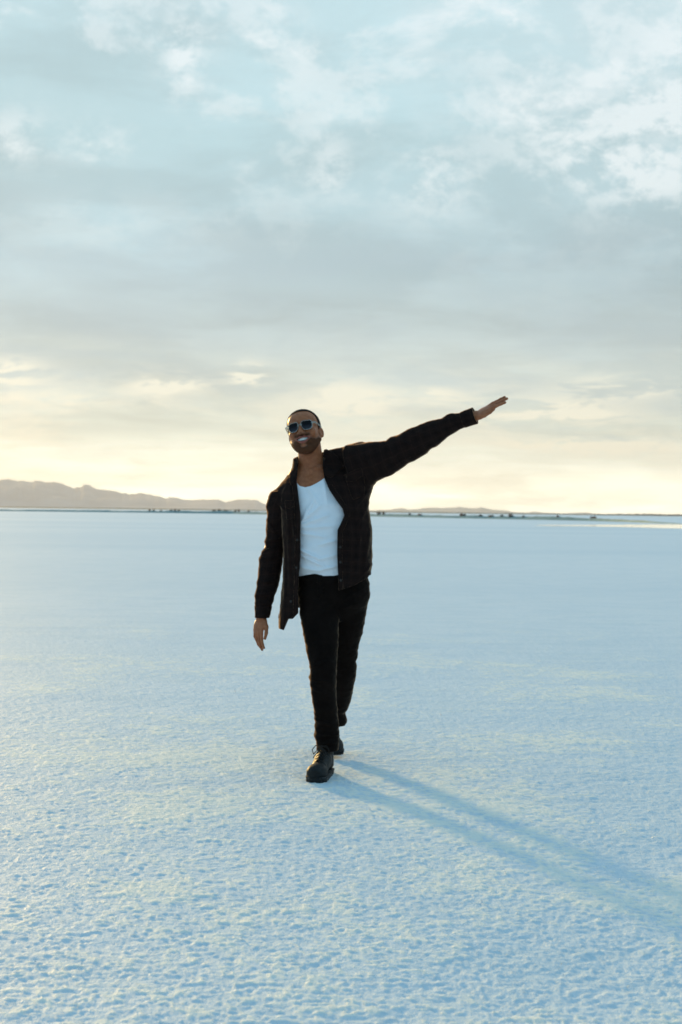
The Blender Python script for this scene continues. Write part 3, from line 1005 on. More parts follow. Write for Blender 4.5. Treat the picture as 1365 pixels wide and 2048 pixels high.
for sg in (-1, 1):
    lm = sdf_mesh('lens', lens_sdf(sg), o_ - 0.15, o_ + 0.14, 0.0016)
    qz = to_head(verts_of(lm))[:, 2]
    set_attr(lm, 'tint', np.repeat(np.clip((qz + 6) / 22, 0, 1)[:, None], 3, 1))
    sub('lens', lm, M_LENS, glasses)
    sub('temple', sdf_mesh('temple', temple_sdf(sg), o_ - 0.16, o_ + 0.15, 0.002), M_FRAME, glasses)

# ---- tank top
def cloth_bump(t, pos_scale, strength, dist=0.001):
    g = t.n('ShaderNodeNewGeometry')
    return t.n('ShaderNodeBump', i_Strength=strength, i_Distance=dist, i_Height=t.noise(g.outputs['Position'], pos_scale, 2.0, 0.6)).outputs[0]
M_TANK, t, b = mat('white ribbed cotton', 0.9, 0.2)
b.inputs['Base Color'].default_value = (0.92, 0.89, 0.91, 1)
b.inputs['Sheen Weight'].default_value = 0.1
g = t.n('ShaderNodeNewGeometry')
sx = t.n('ShaderNodeSeparateXYZ', i_0=g.outputs['Position'])
rib = t.math('SINE', t.math('MULTIPLY', sx.outputs[0], 1600.0))
t.set(b.inputs['Normal'], t.n('ShaderNodeBump', i_Strength=0.25, i_Distance=0.001, i_Height=rib).outputs[0])

def crease(P, p0, p1, amp, wd, Y):
    """a raised fold from p0 to p1 (photo px) seen from the front"""
    a = PX(*p0, Y)[[0, 2]]; b_ = PX(*p1, Y)[[0, 2]]
    ab = b_ - a
    q = P[:, [0, 2]] - f32(a)
    t_ = np.clip(q @ f32(ab) / float(ab @ ab), 0, 1)
    dd = np.linalg.norm(q - t_[:, None] * f32(ab), axis=1)
    return amp * np.exp(-(dd / wd) ** 2) * (0.35 + 0.65 * np.sin(np.clip(t_ * 0.9 + 0.1, 0, 1) * math.pi))

TANK_FOLDS = [((602, 1044), (640, 1012), 0.006), ((603, 1050), (656, 1030), 0.006), ((602, 1056), (668, 1052), 0.005), ((602, 1066), (650, 1074), 0.005),
              ((606, 1036), (628, 1000), 0.005), ((600, 1100), (640, 1118), 0.007), ((640, 1118), (676, 1110), 0.005), ((604, 1112), (650, 1134), 0.006),
              ((600, 1134), (640, 1142), 0.005), ((640, 1140), (676, 1132), 0.006), ((615, 975), (640, 1010), 0.003), ((648, 962), (655, 1010), 0.003),
              ((640, 1090), (674, 1080), 0.004)]
NECK = pxpoly([(480, 880), (590, 900), (594, 966), (600, 972), (611, 974.5), (622, 972), (633, 966.5), (642, 961), (650, 955), (658, 900), (760, 880)], 6.93)
TANK_HEM = pxpoly([(540, 1156), (596, 1156), (615, 1152.5), (637, 1151), (647, 1153.5), (660, 1156.5), (679, 1159.5), (760, 1163), (760, 1330), (540, 1330)], 6.89)
def tank_sdf(P):
    d = body_torso(P) - 0.0065
    front = np.clip((7.0 - P[:, 1]) / 0.05, 0, 1)
    for a, b_, am in TANK_FOLDS:
        d = d - crease(P, a, b_, am * 2.6, 0.0085, 6.9) * front
    d = d - 0.0024 - 0.0034 * vnoise(P * f32([24, 24, 38]), 14)
    d = np.maximum(d, -(body_torso(P) + 0.004))
    d = np.maximum(d, -poly_sd(P[:, 0], P[:, 2], NECK))
    d = np.maximum(d, -poly_sd(P[:, 0], P[:, 2], TANK_HEM))
    return np.maximum(d, shirt_torso(P) + 0.011)

# ---- trousers
M_TROU, t, b = mat('black denim', 0.9, 0.08)
g = t.n('ShaderNodeNewGeometry')
f = t.noise(g.outputs['Position'], 9.0, 4.0, 0.6)
t.set(b.inputs['Base Color'], t.mix(t.maprange(f, 0.35, 0.7), (0.0055, 0.0030, 0.0022, 1), (0.0095, 0.0054, 0.0040, 1)))
t.set(b.inputs['Normal'], cloth_bump(t, 700.0, 0.3))
b.inputs['Sheen Weight'].default_value = 0.6
b.inputs['Sheen Roughness'].default_value = 0.22
b.inputs['Sheen Tint'].default_value = (1.0, 0.62, 0.38, 1)
TR_P = zprof([(1138, 596, 732, 7.0, 0.103), (1165, 596, 739, 7.0, 0.113), (1190, 597, 739, 7.01, 0.122), (1212, 604, 730, 7.01, 0.108), (1240, 640, 700, 7.02, 0.06)], YM)
TR_F = zprof([(1140, 606, 668, 7.0, 0.085), (1185, 597, 676, 6.99, 0.105), (1230, 600, 678, 6.96, 0.098), (1275, 608.5, 677.5, 6.92, 0.088), (1313, 614.5, 675.5, 6.89, 0.078), (1331, 621, 674.5, 6.875, 0.072),
              (1345, 620, 673.5, 6.87, 0.071), (1356, 619.5, 673, 6.87, 0.072), (1387, 622.5, 673, 6.88, 0.073), (1421, 628, 676, 6.89, 0.070), (1443, 631, 677, 6.895, 0.066), (1462, 630, 678, 6.90, 0.064),
              (1475, 629.5, 678.5, 6.90, 0.065), (1483, 633, 678.5, 6.90, 0.063), (1502, 634, 677.5, 6.905, 0.064)], YM)
TR_B = zprof([(1140, 674, 728, 7.01, 0.085), (1185, 668, 739.5, 7.03, 0.108), (1230, 662, 732.5, 7.06, 0.098), (1266, 661, 725.5, 7.09, 0.090), (1284, 661, 719.5, 7.11, 0.084), (1300, 661, 716, 7.125, 0.082), (1313, 660, 716.5, 7.14, 0.082),
              (1322, 659, 712.5, 7.15, 0.082), (1335, 658, 714, 7.165, 0.082), (1356, 656, 712, 7.20, 0.083), (1378, 654, 707, 7.25, 0.083), (1403, 651, 701.5, 7.32, 0.082),
              (1419, 648, 695.5, 7.36, 0.080), (1426, 647, 691, 7.38, 0.078), (1438, 646, 695, 7.41, 0.080), (1444, 646, 694.5, 7.425, 0.079), (1451, 647, 690, 7.44, 0.078)], YM)
TR_FOLDS = [((619, 1336), (668, 1318), 0.006, 6.8), ((622, 1330), (640, 1310), 0.005, 6.8), ((618, 1358), (665, 1366), 0.006, 6.8), ((622, 1374), (660, 1392), 0.005, 6.8),
            ((629, 1440), (676, 1452), 0.006, 6.84), ((630, 1456), (670, 1440), 0.005, 6.84), ((629, 1474), (678, 1468), 0.007, 6.84), ((634, 1490), (676, 1484), 0.006, 6.84),
            ((606, 1190), (650, 1215), 0.004, 6.9), ((676, 1195), (640, 1230), 0.004, 6.9), ((676, 1205), (720, 1180), 0.005, 6.92), ((680, 1215), (728, 1205), 0.004, 6.93),
            ((690, 1302), (716, 1300), 0.005, 7.0), ((688, 1318), (716, 1312), 0.004, 7.0), ((684, 1340), (714, 1336), 0.005, 7.0), ((640, 1260), (650, 1300), 0.003, 6.85)]
def trousers_outer(P):
    d = loft(P[:, 2], P[:, 0], P[:, 1], *TR_P, ex=2.3)
    a = loft(P[:, 2], P[:, 0], P[:, 1], *TR_F, ex=2.2)
    c = loft(P[:, 2], P[:, 0], P[:, 1], *TR_B, ex=2.2)
    d = smin(smin(d, a, 0.02), c, 0.02)
    for p0, p1, am, Y in TR_FOLDS:
        d = d - crease(P, p0, p1, am * 1.25, 0.009, Y)
    d = d - 0.0025 * vnoise(P * f32([26, 26, 40]), 17) - 0.0012 * vnoise(P * f32([60, 60, 90]), 18)
    return d
hemF = PX(655, 1500, 6.9)[2]; hemB = PX(668, 1449, 7.44)[2]
def trousers_sdf(P):
    d = trousers_outer(P)
    top = PX(640, 1141, 7.0)[2]
    hem = np.where(P[:, 1] < 7.10, hemF, hemB)
    cut = np.maximum(P[:, 2] - top, hem - P[:, 2])
    # hollow at the hems
    hol = np.where(P[:, 2] < hem + 0.05, -(d + 0.008), -1)
    return np.maximum(np.maximum(d, cut), hol)
trou = link('trousers', sdf_mesh('trousers', trousers_sdf, (-0.30, 6.72, 0.08), (0.22, 7.56, 1.05), 0.003, 2.0), M_TROU, person)
def fly_sdf(P):
    band = np.abs(trousers_outer(P) - 0.001) - 0.0022
    pl = pxpoly([(634, 1150), (645, 1150), (648, 1172), (646, 1190), (638, 1200), (635, 1180)], 6.885)
    return np.maximum(np.maximum(band, poly_sd(P[:, 0], P[:, 2], pl)), P[:, 1] - 6.97)
sub('fly', sdf_mesh('fly', fly_sdf, (-0.2, 6.82, 0.78), (0.02, 7.0, 1.02), 0.003, 2.0), M_TROU, trou)

# ---- boots
M_BOOT, t, b = mat('scuffed black leather', 0.58, 0.22)
g = t.n('ShaderNodeNewGeometry')
f = t.noise(g.outputs['Position'], 25.0, 5.0, 0.65)
t.set(b.inputs['Base Color'], t.mix(t.maprange(f, 0.4, 0.75), (0.007, 0.007, 0.007, 1), (0.030, 0.030, 0.028, 1)))
t.set(b.inputs['Roughness'], t.maprange(f, 0.3, 0.7, 0.48, 0.75))
t.set(b.inputs['Normal'], cloth_bump(t, 160.0, 0.35, 0.002))
M_SOLE, t, b = mat('black rubber sole', 0.7, 0.3)
g = t.n('ShaderNodeNewGeometry')
t.set(b.inputs['Base Color'], t.mix(t.maprange(t.noise(g.outputs['Position'], 40.0, 3.0), 0.5, 0.8), (0.010, 0.010, 0.010, 1), (0.11, 0.10, 0.09, 1)))
M_LACE, t, b = mat('black cord', 0.8, 0.2)
b.inputs['Base Color'].default_value = (0.020, 0.015, 0.012, 1)

def boot(origin, toe_out, heel_up, shaft_lean):
    """origin: middle of the sole on the ground"""
    fx, fy = math.sin(toe_out), -math.cos(toe_out)
    Fv = np.array([fx * math.cos(heel_up), fy * math.cos(heel_up), -math.sin(heel_up)])
    Rv = np.array([-fy, fx, 0.0])
    Rv = Rv if Rv[0] > 0 else -Rv
    Uv = np.cross(Rv, Fv); Uv = Uv if Uv[2] > 0 else -Uv
    M = f32(np.stack([Rv, Fv, Uv]))
    O = f32(origin)
    L = lambda P: ((P - O) @ M.T) * 1000
    G = lambda q: np.asarray(origin) + (np.asarray(q, float) / 1000) @ np.stack([Rv, Fv, Uv])
    def foot2d(q):
        a = rcone(np.stack([q[:, 0], q[:, 1]], -1), (0, -108), (2, 95), 35, 48)
        return smax(a, q[:, 1] - 146, 12)
    def upper(P):
        q = L(P)
        d = ellip(q, (1, 86, 46), (50, 62, 40))
        d = smin(d, rcone(q, (0, 70, 42), (0, -40, 78), 36, 44), 14)
        d = smin(d, ellip(q, (0, -98, 60), (36, 44, 52)), 14)
        sx_, sy_ = 37.0, 43.0
        yl = -92 + shaft_lean * (q[:, 2] - 80)
        k = np.sqrt((q[:, 0] / sx_) ** 2 + ((q[:, 1] - yl) / sy_) ** 2)
        sh = np.maximum((k - 1) * 40, np.maximum(q[:, 2] - 195, 50 - q[:, 2]))
        d = smin(d, sh, 16)
        # tongue and lacing ridge, creases over the toes
        d = smin(d, rcone(q, (0, 52, 74), (0, -36, 118), 15, 17), 8)
        d = d - 1.6 * np.sin(q[:, 1] / 5.0) * np.exp(-((q[:, 1] - 50) / 22) ** 2)
        d = d + 1.2 * vnoise(q / 16.0, 23)
        d = np.maximum(d, foot2d(q) - 1)
        d = np.where(q[:, 2] < 85, d, np.maximum(d, -9999))
        return np.maximum(d, 20 - q[:, 2]) / 1000
    def sole(P):
        q = L(P)
        d = np.maximum(foot2d(q) - 2.5, np.maximum(-q[:, 2], q[:, 2] - 30))
        arch = np.maximum(np.maximum(np.abs(q[:, 1] + 30) - 26, q[:, 2] - 5), -9999)
        d = np.maximum(d, -arch)
        d = np.maximum(d, -(np.maximum(np.abs(((q[:, 1] + 200) % 22) - 11) - 3, q[:, 2] - 7)))
        welt = np.maximum(np.abs(foot2d(q) - 2.5) - 3, np.abs(q[:, 2] - 27) - 3)
        return np.minimum(d, welt) / 1000
    lo_ = np.asarray(origin) - [0.2, 0.25, 0.03]; hi_ = np.asarray(origin) + [0.2, 0.25, 0.30]
    o = link('boot', sdf_mesh('boot', upper, lo_, hi_, 0.003, 2.0), M_BOOT, person)
    sub('sole', sdf_mesh('sole', sole, lo_, hi_, 0.003, 2.0), M_SOLE, o)
    def laces(P):
        q = L(P)
        d = np.full(len(q), 1e3, np.float32)
        for i in range(6):
            y = 50 - i * 14.0; z = 92 + i * 11.5
            x = 20
            sg = 1 if i % 2 else -1
            d = np.minimum(d, rcone(q, (-x, y - 6, z - 7), (0, y + 4 , z + 6 ), 2.6, 2.6))
            d = np.minimum(d, rcone(q, (0, y + 4, z + 6), (x, y - 6, z - 7), 2.6, 2.6))
        kn = (0, -8, 152)
        for sg in (-1, 1):
            pts = [kn, (sg * 26, 4, 158), (sg * 42, 14, 138), (sg * 34, 18, 118), (sg * 12, 4, 142)]
            for a, b_ in zip(pts[:-1], pts[1:]):
                d = np.minimum(d, rcone(q, a, b_, 2.4, 2.4))
            d = np.minimum(d, rcone(q, kn, (sg * 30, 36, 104), 2.4, 2.4))
        return d / 1000
    sub('laces', sdf_mesh('laces', laces, lo_, hi_, 0.002, 2.2), M_LACE, o)
    return o
boot((-0.080, 6.806, 0.000), R(-13), 0.0, 0.0)
boot((-0.038, 7.472, 0.050), R(9), R(20), 0.0)

# ---- overshirt
M_SHIRT, t, b = mat('dark plaid flannel', 0.95, 0.07)
at = t.n('ShaderNodeAttribute', attribute_name='weave')
s_ = t.n('ShaderNodeSeparateXYZ', i_0=at.outputs['Vector'])
def stripes(t, c, period, width, off=0.0):
    fr = t.math('FRACT', t.math('ADD', t.math('DIVIDE', c, period), off))
    return t.math('LESS_THAN', t.math('ABSOLUTE', t.math('SUBTRACT', fr, 0.5)), width / period / 2)
hA = stripes(t, s_.outputs[0], 0.052, 0.016); vA = stripes(t, s_.outputs[1], 0.052, 0.016)
hB = stripes(t, s_.outputs[0], 0.052, 0.0045, 0.5); vB = stripes(t, s_.outputs[1], 0.052, 0.0045, 0.5)
col = t.mix(t.math('MULTIPLY', t.math('ADD', hA, vA), 0.5), (0.0165, 0.0085, 0.0068, 1), (0.0105, 0.0056, 0.0048, 1))
col = t.mix(t.math('MULTIPLY', t.math('MAXIMUM', hB, vB), 0.4), col, (0.032, 0.014, 0.010, 1))
g = t.n('ShaderNodeNewGeometry')
fz = t.noise(g.outputs['Position'], 500.0, 2.0, 0.6)
col = t.mix(t.maprange(fz, 0.3, 0.8, 0.0, 0.2), col, (0.026, 0.020, 0.020, 1))
t.set(b.inputs['Base Color'], col)
t.set(b.inputs['Normal'], cloth_bump(t, 420.0, 0.5, 0.0015))
b.inputs['Sheen Weight'].default_value = 1.0
b.inputs['Sheen Roughness'].default_value = 0.22
b.inputs['Sheen Tint'].default_value = (1.0, 0.62, 0.38, 1)

SH_T = zprof([(930, 596, 712, 7.07, 0.070), (948, 582, 738, 7.05, 0.100), (968, 566, 748, 7.04, 0.126), (990, 560, 741, 7.03, 0.140), (1010, 561, 738, 7.02, 0.146), (1040, 564, 742, 7.01, 0.148),
              (1080, 566, 745, 7.0, 0.146), (1120, 567, 744.5, 7.0, 0.144), (1150, 566, 744, 7.0, 0.146), (1200, 562, 742, 7.0, 0.150), (1240, 558.5, 738, 7.0, 0.152), (1275, 556, 734, 7.0, 0.154)], YM)
SL_R = zprof([(985, 544, 600, 7.06, 0.070), (1000, 537.5, 592, 7.06, 0.076), (1013, 534, 584, 7.065, 0.076), (1035, 533, 578, 7.07, 0.072), (1073, 532, 574, 7.085, 0.066), (1084, 528.5, 572, 7.09, 0.064), (1094, 530, 570, 7.09, 0.062),
              (1104, 523.5, 569, 7.09, 0.064), (1117, 520, 567, 7.09, 0.062), (1139, 518.5, 563, 7.08, 0.058), (1160, 515.5, 559, 7.07, 0.056), (1172, 514.5, 557, 7.065, 0.054), (1182, 513, 553, 7.06, 0.052), (1193, 510, 548.5, 7.055, 0.051),
              (1205, 511, 545.5, 7.05, 0.047), (1216, 511.5, 543, 7.045, 0.044), (1236, 510.5, 538.5, 7.035, 0.042)], YM)
# raised sleeve: stations along the arm
AO, AE = PX(690, 922, 7.0), PX(951, 832.5, 6.79)
AX = unit(AE - AO)
AN = unit(np.array([-AX[2], 0, AX[0]]))               # up, across the sleeve
AW = np.cross(AX, AN)
if AW[1] < 0: AW = -AW
UPPER = [(667, 899), (684, 899), (690, 894), (694, 890), (714, 887), (738, 884), (760, 883), (774, 881), (781, 874.5), (796, 871), (826, 855), (855, 843), (887, 834.5), (897, 827.5), (912, 826), (920, 825), (943, 817), (948, 815)]
LOWER = [(690, 985), (745, 972), (752, 964), (790, 946), (814, 930), (843, 911), (884, 884), (914, 861), (937, 851.5), (951, 847.5), (955, 846)]
def arm_local(u, v):
    sa = np.interp(u, [690, 951], [7.0, 6.79])
    d_ = PX(u, v, sa) - AO
    return d_ @ AX, d_ @ AN
us_, uh_ = zip(*[arm_local(*p) for p in UPPER]); ls_, lh_ = zip(*[arm_local(*p) for p in LOWER])
SA = np.linspace(0.02, float(np.linalg.norm(AE - AO)), 48)
HI = np.interp(SA, us_, uh_); LO = np.interp(SA, ls_, lh_)
SLW = np.clip((HI - LO) / 2 * 0.92, 0.036, 0.088)
def sleeve_l(P):
    q = P - f32(AO)
    return loft(q @ f32(AX), q @ f32(AN), q @ f32(AW), SA, LO, HI, np.zeros_like(SA), SLW, ex=2.2)
def sleeve_r(P):
    return loft(P[:, 2], P[:, 0], P[:, 1], *SL_R, ex=2.2)
def shirt_torso(P):
    d = loft(P[:, 2], P[:, 0], P[:, 1], *SH_T, ex=2.4)
    d = smin(d, rcone(P, PX(612, 950, 7.07), PX(560, 1004, 7.06), 0.058, 0.060), 0.03)
    d = smin(d, rcone(P, PX(655, 926, 7.07), PX(722, 912, 7.03), 0.060, 0.066), 0.03)
    return d
SH_FOLDS = [((580, 975), (592, 1100), 0.006, 6.88), ((575, 1010), (580, 1180), 0.006, 6.88), ((590, 1060), (588, 1215), 0.006, 6.87), ((570, 1100), (568, 1240), 0.005, 6.88),
            ((735, 985), (690, 1045), 0.007, 6.88), ((740, 1005), (700, 1080), 0.006, 6.88), ((725, 1040), (712, 1150), 0.006, 6.87), ((700, 1060), (692, 1160), 0.005, 6.87),
            ((742, 1060), (730, 1130), 0.006, 6.9), ((688, 1130), (735, 1110), 0.005, 6.88), ((745, 1130), (715, 1160), 0.006, 6.9), ((680, 1165), (720, 1140), 0.004, 6.87),
            ((700, 905), (735, 960), 0.005, 6.92), ((715, 895), (748, 945), 0.006, 6.92), ((745, 890), (765, 940), 0.006, 6.9), ((770, 884), (800, 930), 0.006, 6.88), ((800, 880), (840, 900), 0.005, 6.85),
            ((780, 935), (850, 895), 0.005, 6.84), ((826, 860), (870, 880), 0.005, 6.84), ((890, 835), (915, 858), 0.006, 6.78), ((905, 828), (930, 850), 0.005, 6.78), ((860, 850), (890, 872), 0.004, 6.8),
            ((534, 1040), (552, 1070), 0.006, 7.0), ((533, 1060), (560, 1062), 0.005, 7.0), ((530, 1084), (566, 1072), 0.007, 7.0), ((524, 1104), (562, 1092), 0.007, 7.0), ((520, 1118), (560, 1116), 0.005, 7.0),
            ((518, 1140), (556, 1148), 0.006, 7.0), ((515, 1166), (552, 1160), 0.006, 7.0), ((511, 1192), (546, 1182), 0.007, 7.0), ((511, 1208), (542, 1204), 0.004, 7.0), ((545, 995), (575, 1025), 0.005, 6.98)]
def shirt_outer(P):
    d = shirt_torso(P)
    a = sleeve_l(P); c = sleeve_r(P)
    d = smin(smin(d, a, 0.028), c, 0.016)
    for p0, p1, am, Y in SH_FOLDS:
        d = d - crease(P, p0, p1, am * 1.15, 0.0085, Y)
    qa = (P - f32(AO)) @ f32(AX)
    ring = vnoise(np.stack([qa * 30, P[:, 1] * 9, (P - f32(AO)) @ f32(AN) * 9], -1), 35) * np.clip((qa - 0.10) / 0.1, 0, 1)
    ringr = vnoise(np.stack([P[:, 0] * 9, P[:, 1] * 9, P[:, 2] * 30], -1), 36) * np.clip((-0.30 - P[:, 0]) / 0.03, 0, 1)
    d = d - 0.0042 * ring - 0.0042 * ringr
    d = d - 0.0035 * vnoise(P * f32([22, 22, 16]), 33) - 0.0016 * vnoise(P * f32([48, 48, 48]), 34)
    return d
# what the open front leaves free, and the hem
OPEN = pxpoly([(585, 850), (597, 915), (594.5, 935), (593, 963), (597.7, 996), (602, 1029), (601.5, 1062), (601.5, 1117), (598.5, 1150), (596.5, 1185), (597.5, 1226), (586, 1238), (577.5, 1238.5),
               (567.5, 1262), (556, 1260), (540, 1260), (540, 1330), (780, 1330), (780, 1120), (746, 1138), (738, 1155), (710, 1170), (678, 1181), (676.5, 1150), (674.5, 1106), (675.5, 1060), (681, 1048.7), (689, 1031),
               (685.6, 1018), (672.4, 1000), (659, 980), (649, 956), (645, 935), (646, 900), (648, 850)], 6.875)
BACKHEM = pxpoly([(500, 1236), (562, 1230), (600, 1215), (738, 1150), (800, 1115), (800, 1400), (500, 1400)], 7.13)
THK = 0.007
def shirt_cut(P):
    front = poly_sd(P[:, 0], P[:, 2], OPEN)
    front = np.maximum(front, P[:, 1] - 7.035)                      # only the front half
    bk = np.maximum(poly_sd(P[:, 0], P[:, 2], BACKHEM), 7.035 - P[:, 1])
    # neck hole
    nk = rcone(P, PX(624, 935, 7.045), PX(616, 860, 6.99), 0.061, 0.066)
    return np.minimum(np.minimum(front, bk), nk)
def shirt_sdf(P):
    o = shirt_outer(P)
    inner = o + THK
    d = np.maximum(o, -inner)
    # sleeves are hollow tubes, open at the wrists; keep the torso and sleeves of one cloth
    qa = (P - f32(AO)) @ f32(AX)
    endl = qa - (SA[-1] - 0.001)
    endr = PX(524, 1234, 7.035)[2] - P[:, 2]
    endr = np.where(P[:, 0] < PX(556, 1200, 7.03)[0] - 0.0, endr, -1)
    d = np.maximum(d, np.maximum(endl, endr))
    arm = np.minimum(sleeve_r(P) - 0.004, np.where(qa > 0.14, -1.0, 1.0) + 0 * qa)
    cut = shirt_cut(P)
    cut = np.where(P[:, 0] < PX(555, 1100, 7.0)[0], 0.05, cut)
    cut = np.where(qa > 0.16, 0.05, cut)
    return np.maximum(d, -cut)
def weave(V):
    a = sleeve_l(V); c = sleeve_r(V); tq = shirt_torso(V)
    q = V - f32(AO)
    la = np.stack([q @ f32(AX), np.arctan2(q @ f32(AW), q @ f32(AN)) * 0.07, np.zeros(len(V))], -1)
    lr = np.stack([V[:, 2] * 0.98 - V[:, 0] * 0.12, np.arctan2(V[:, 1] - 7.07, V[:, 0] - np.interp(V[:, 2], SL_R[0], (SL_R[1] + SL_R[2]) / 2)) * 0.055, np.zeros(len(V))], -1)
    lt = np.stack([V[:, 2] + 0.05 * V[:, 0], V[:, 0] * 0.97 + (V[:, 1] - 7.0) * 0.8 * np.sign(V[:, 0] + 0.08), np.zeros(len(V))], -1)
    out = lt
    out = np.where(((a < tq - 0.004))[:, None], la, out)
    out = np.where(((c < tq - 0.004))[:, None], lr, out)
    return out
LO_S, HI_S = (-0.50, 6.62, 0.60), (0.74, 7.28, 1.80)
def shirt_piece(name, f, lo=LO_S, hi=HI_S, h=0.003, par=None, m_=None):
    me = sdf_mesh(name, f, lo, hi, h, 2.2)
    set_attr(me, 'weave', weave(verts_of(me)))
    return link(name, me, m_ or M_SHIRT, person) if par is None else sub(name, me, m_ or M_SHIRT, par)
shirt = shirt_piece('overshirt', shirt_sdf)
link('tank_top', sdf_mesh('tank_top', tank_sdf, (-0.32, 6.84, 0.86), (0.20, 7.2, 1.56), 0.003), M_TANK, person)

def band(P, lo, hi):
    o = shirt_outer(P)
    return np.maximum(o - hi, lo - o)
def patch(name, pts, Y, lo, hi, ymax=7.0, m_=None):
    pl = pxpoly(pts, Y)
    xs = [p[0] for p in pl]; zs = [p[1] for p in pl]
    f = lambda P: np.maximum(np.maximum(band(P, lo, hi), poly_sd(P[:, 0], P[:, 2], pl)), P[:, 1] - ymax)
    return shirt_piece(name, f, (min(xs) - 0.02, 6.78, min(zs) - 0.02), (max(xs) + 0.02, ymax + 0.02, max(zs) + 0.02), 0.0026, shirt, m_)
# button plackets along both front edges
patch('placket', [(593, 960), (597.7, 996), (602, 1029), (601.5, 1062), (601.5, 1117), (598.5, 1150), (596.5, 1185), (597.5, 1226), (586, 1236), (588, 1180), (590, 1120), (591, 1060), (588, 1010), (583, 965)], 6.875, -0.002, 0.0035)
patch('placket', [(655, 972), (672.4, 1000), (685.6, 1018), (689, 1031), (681, 1048.7), (675.5, 1060), (674.5, 1106), (676.5, 1150), (678, 1179), (687, 1176), (686, 1150), (685, 1106), (686, 1064), (692, 1050), (699, 1032), (693, 1012), (680, 992), (664, 968)], 6.875, -0.002, 0.0035)
# chest pockets with flaps
patch('pocket', [(692, 952), (724, 940), (731, 966), (730, 990), (706, 1000), (697, 975)], 6.89, -0.002, 0.0045)
patch('pocket_flap', [(689, 949), (723, 935), (727, 949), (710, 963), (693, 963)], 6.89, 0.003, 0.0085)
patch('pocket', [(571, 1005), (588, 1003), (590, 1036), (573, 1040)], 6.9, -0.002, 0.0045)
patch('pocket_flap', [(569, 1001), (589, 1000), (589, 1012), (580, 1018), (571, 1014)], 6.9, 0.003, 0.0085)
# cuffs
def cuff_l(P):
    qa = (P - f32(AO)) @ f32(AX)
    s_end = SA[-1]
    return np.maximum(band(P, -0.009, 0.003), np.maximum(s_end - 0.062 - qa, qa - s_end - 0.001))
shirt_piece('cuff', cuff_l, AE - [0.14, 0.12, 0.12], AE + [0.08, 0.12, 0.12], 0.0026, shirt)
def cuff_r(P):
    z0 = PX(524, 1235.5, 7.035)[2]
    return np.maximum(band(P, -0.009, 0.003), np.maximum(z0 - P[:, 2], P[:, 2] - z0 - 0.058))
shirt_piece('cuff', cuff_r, WR_R - [0.1, 0.12, 0.08], WR_R + [0.08, 0.12, 0.14], 0.0026, shirt)
# collar: a stand round the neck with two pointed leaves
def collar_sdf(P):
    a, b_ = PX(624, 935, 7.045), PX(617, 880, 7.015)
    ax = unit(b_ - a)
    q = P - f32(a)
    s = q @ f32(ax)
    rad = np.linalg.norm(q - s[:, None] * f32(ax), axis=1)
    rr = 0.073 + 0.10 * np.clip(-s, -0.02, 0.06)
    stand = np.maximum(np.abs(rad - rr - 0.002) - 0.004, np.maximum(-0.035 - s, s - (0.052 + 0.20 * np.clip(P[:, 1] - 7.02, -0.08, 0.02))))
    fold = np.maximum(np.abs(rad - rr - 0.012 - 0.25 * np.clip(0.05 - s, 0, 0.08)) - 0.004, np.maximum(-0.02 - s, s - (0.050 + 0.20 * np.clip(P[:, 1] - 7.02, -0.08, 0.02))))
    d = smin(stand, fold, 0.006)
    gap = pxpoly([(560, 860), (597, 905), (595, 935), (594, 975), (610, 1000), (640, 1000), (652, 960), (646, 930), (647, 860)], 6.93)
    g_ = np.maximum(poly_sd(P[:, 0], P[:, 2], gap), P[:, 1] - 7.03)
    return np.maximum(d, -g_)
shirt_piece('collar', collar_sdf, PX(624, 935, 7.045) - [0.2, 0.2, 0.12], PX(624, 935, 7.045) + [0.2, 0.2, 0.15], 0.0026, shirt)
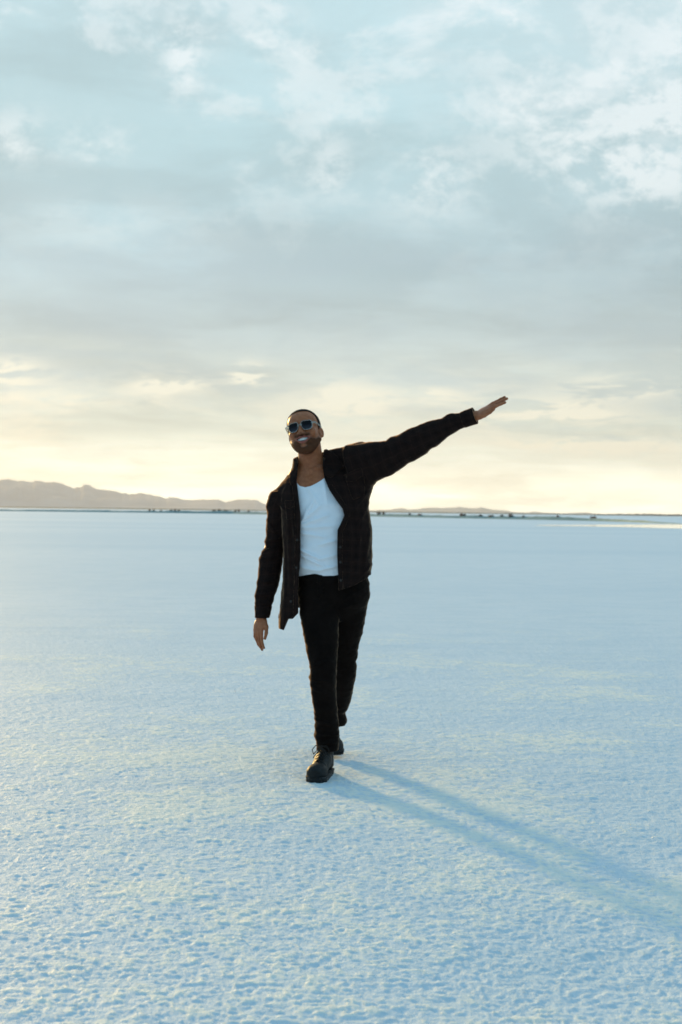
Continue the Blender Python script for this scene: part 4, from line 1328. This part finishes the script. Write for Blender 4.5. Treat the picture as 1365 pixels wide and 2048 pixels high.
# leaves lying on the chest
patch('collar_leaf', [(597, 915), (588, 930), (579, 947), (578, 962), (584, 972), (593, 962), (595, 938)], 6.93, 0.001, 0.009, 7.08)
patch('collar_leaf', [(648, 893), (660, 900), (676, 912), (688, 932), (672, 950), (660, 956), (650, 950), (645, 930)], 6.95, 0.001, 0.009, 7.06)
# buttons
M_BTN, t, b = mat('horn button', 0.5, 0.3)
b.inputs['Base Color'].default_value = (0.035, 0.028, 0.024, 1)
def button(u, v):
    # find the cloth in front along the line of depth
    ys = np.linspace(6.75, 7.0, 400)
    p0 = PX(u, v, 6.88)
    L_ = f32(np.stack([np.full(400, p0[0]), ys, np.full(400, p0[2])], -1))
    d_ = shirt_outer(L_)
    k = np.argmax(d_ < 0.004)
    c = L_[k]
    f = lambda P: np.maximum(np.linalg.norm((P - c)[:, [0, 2]], axis=1) - 0.0058, np.abs(P[:, 1] - c[1]) - 0.0028) + 0.0015 * np.exp(-((np.linalg.norm((P - c)[:, [0, 2]], axis=1)) / 0.002) ** 2)
    sub('button', sdf_mesh('button', f, c - 0.012, c + 0.012, 0.0012, 2.0), M_BTN, shirt)
for u, v in ((681, 1094), (681, 1124), (682, 1160), (711, 955), (582, 1203), (595, 1080), (593, 1135)):
    button(u, v)

# ------------------------------------------------------------------ air
def haze():
    lo = (-14500, -14500, -1.0); hi = (14500, 14500, 345)
    V = [(x, y, z) for z in (lo[2], hi[2]) for y in (lo[1], hi[1]) for x in (lo[0], hi[0])]
    F = [(0, 2, 3, 1), (4, 5, 7, 6), (0, 1, 5, 4), (1, 3, 7, 5), (3, 2, 6, 7), (2, 0, 4, 6)]
    m_ = bpy.data.materials.new('air')
    m_.use_nodes = True
    nt = m_.node_tree
    nt.nodes.clear()
    o = nt.nodes.new('ShaderNodeOutputMaterial')
    v = nt.nodes.new('ShaderNodeVolumePrincipled')
    v.inputs['Density Attribute'].default_value = ''
    v.inputs['Color'].default_value = (0.87, 0.90, 0.95, 1)
    v.inputs['Density'].default_value = 8.5e-5
    v.inputs['Anisotropy'].default_value = 0.2
    nt.links.new(v.outputs[0], o.inputs['Volume'])
    ob = link('haze', np_mesh('haze', V, F, False), m_)
    tag(ob, 'thin evening haze over the salt flat', kind='stuff')
haze()
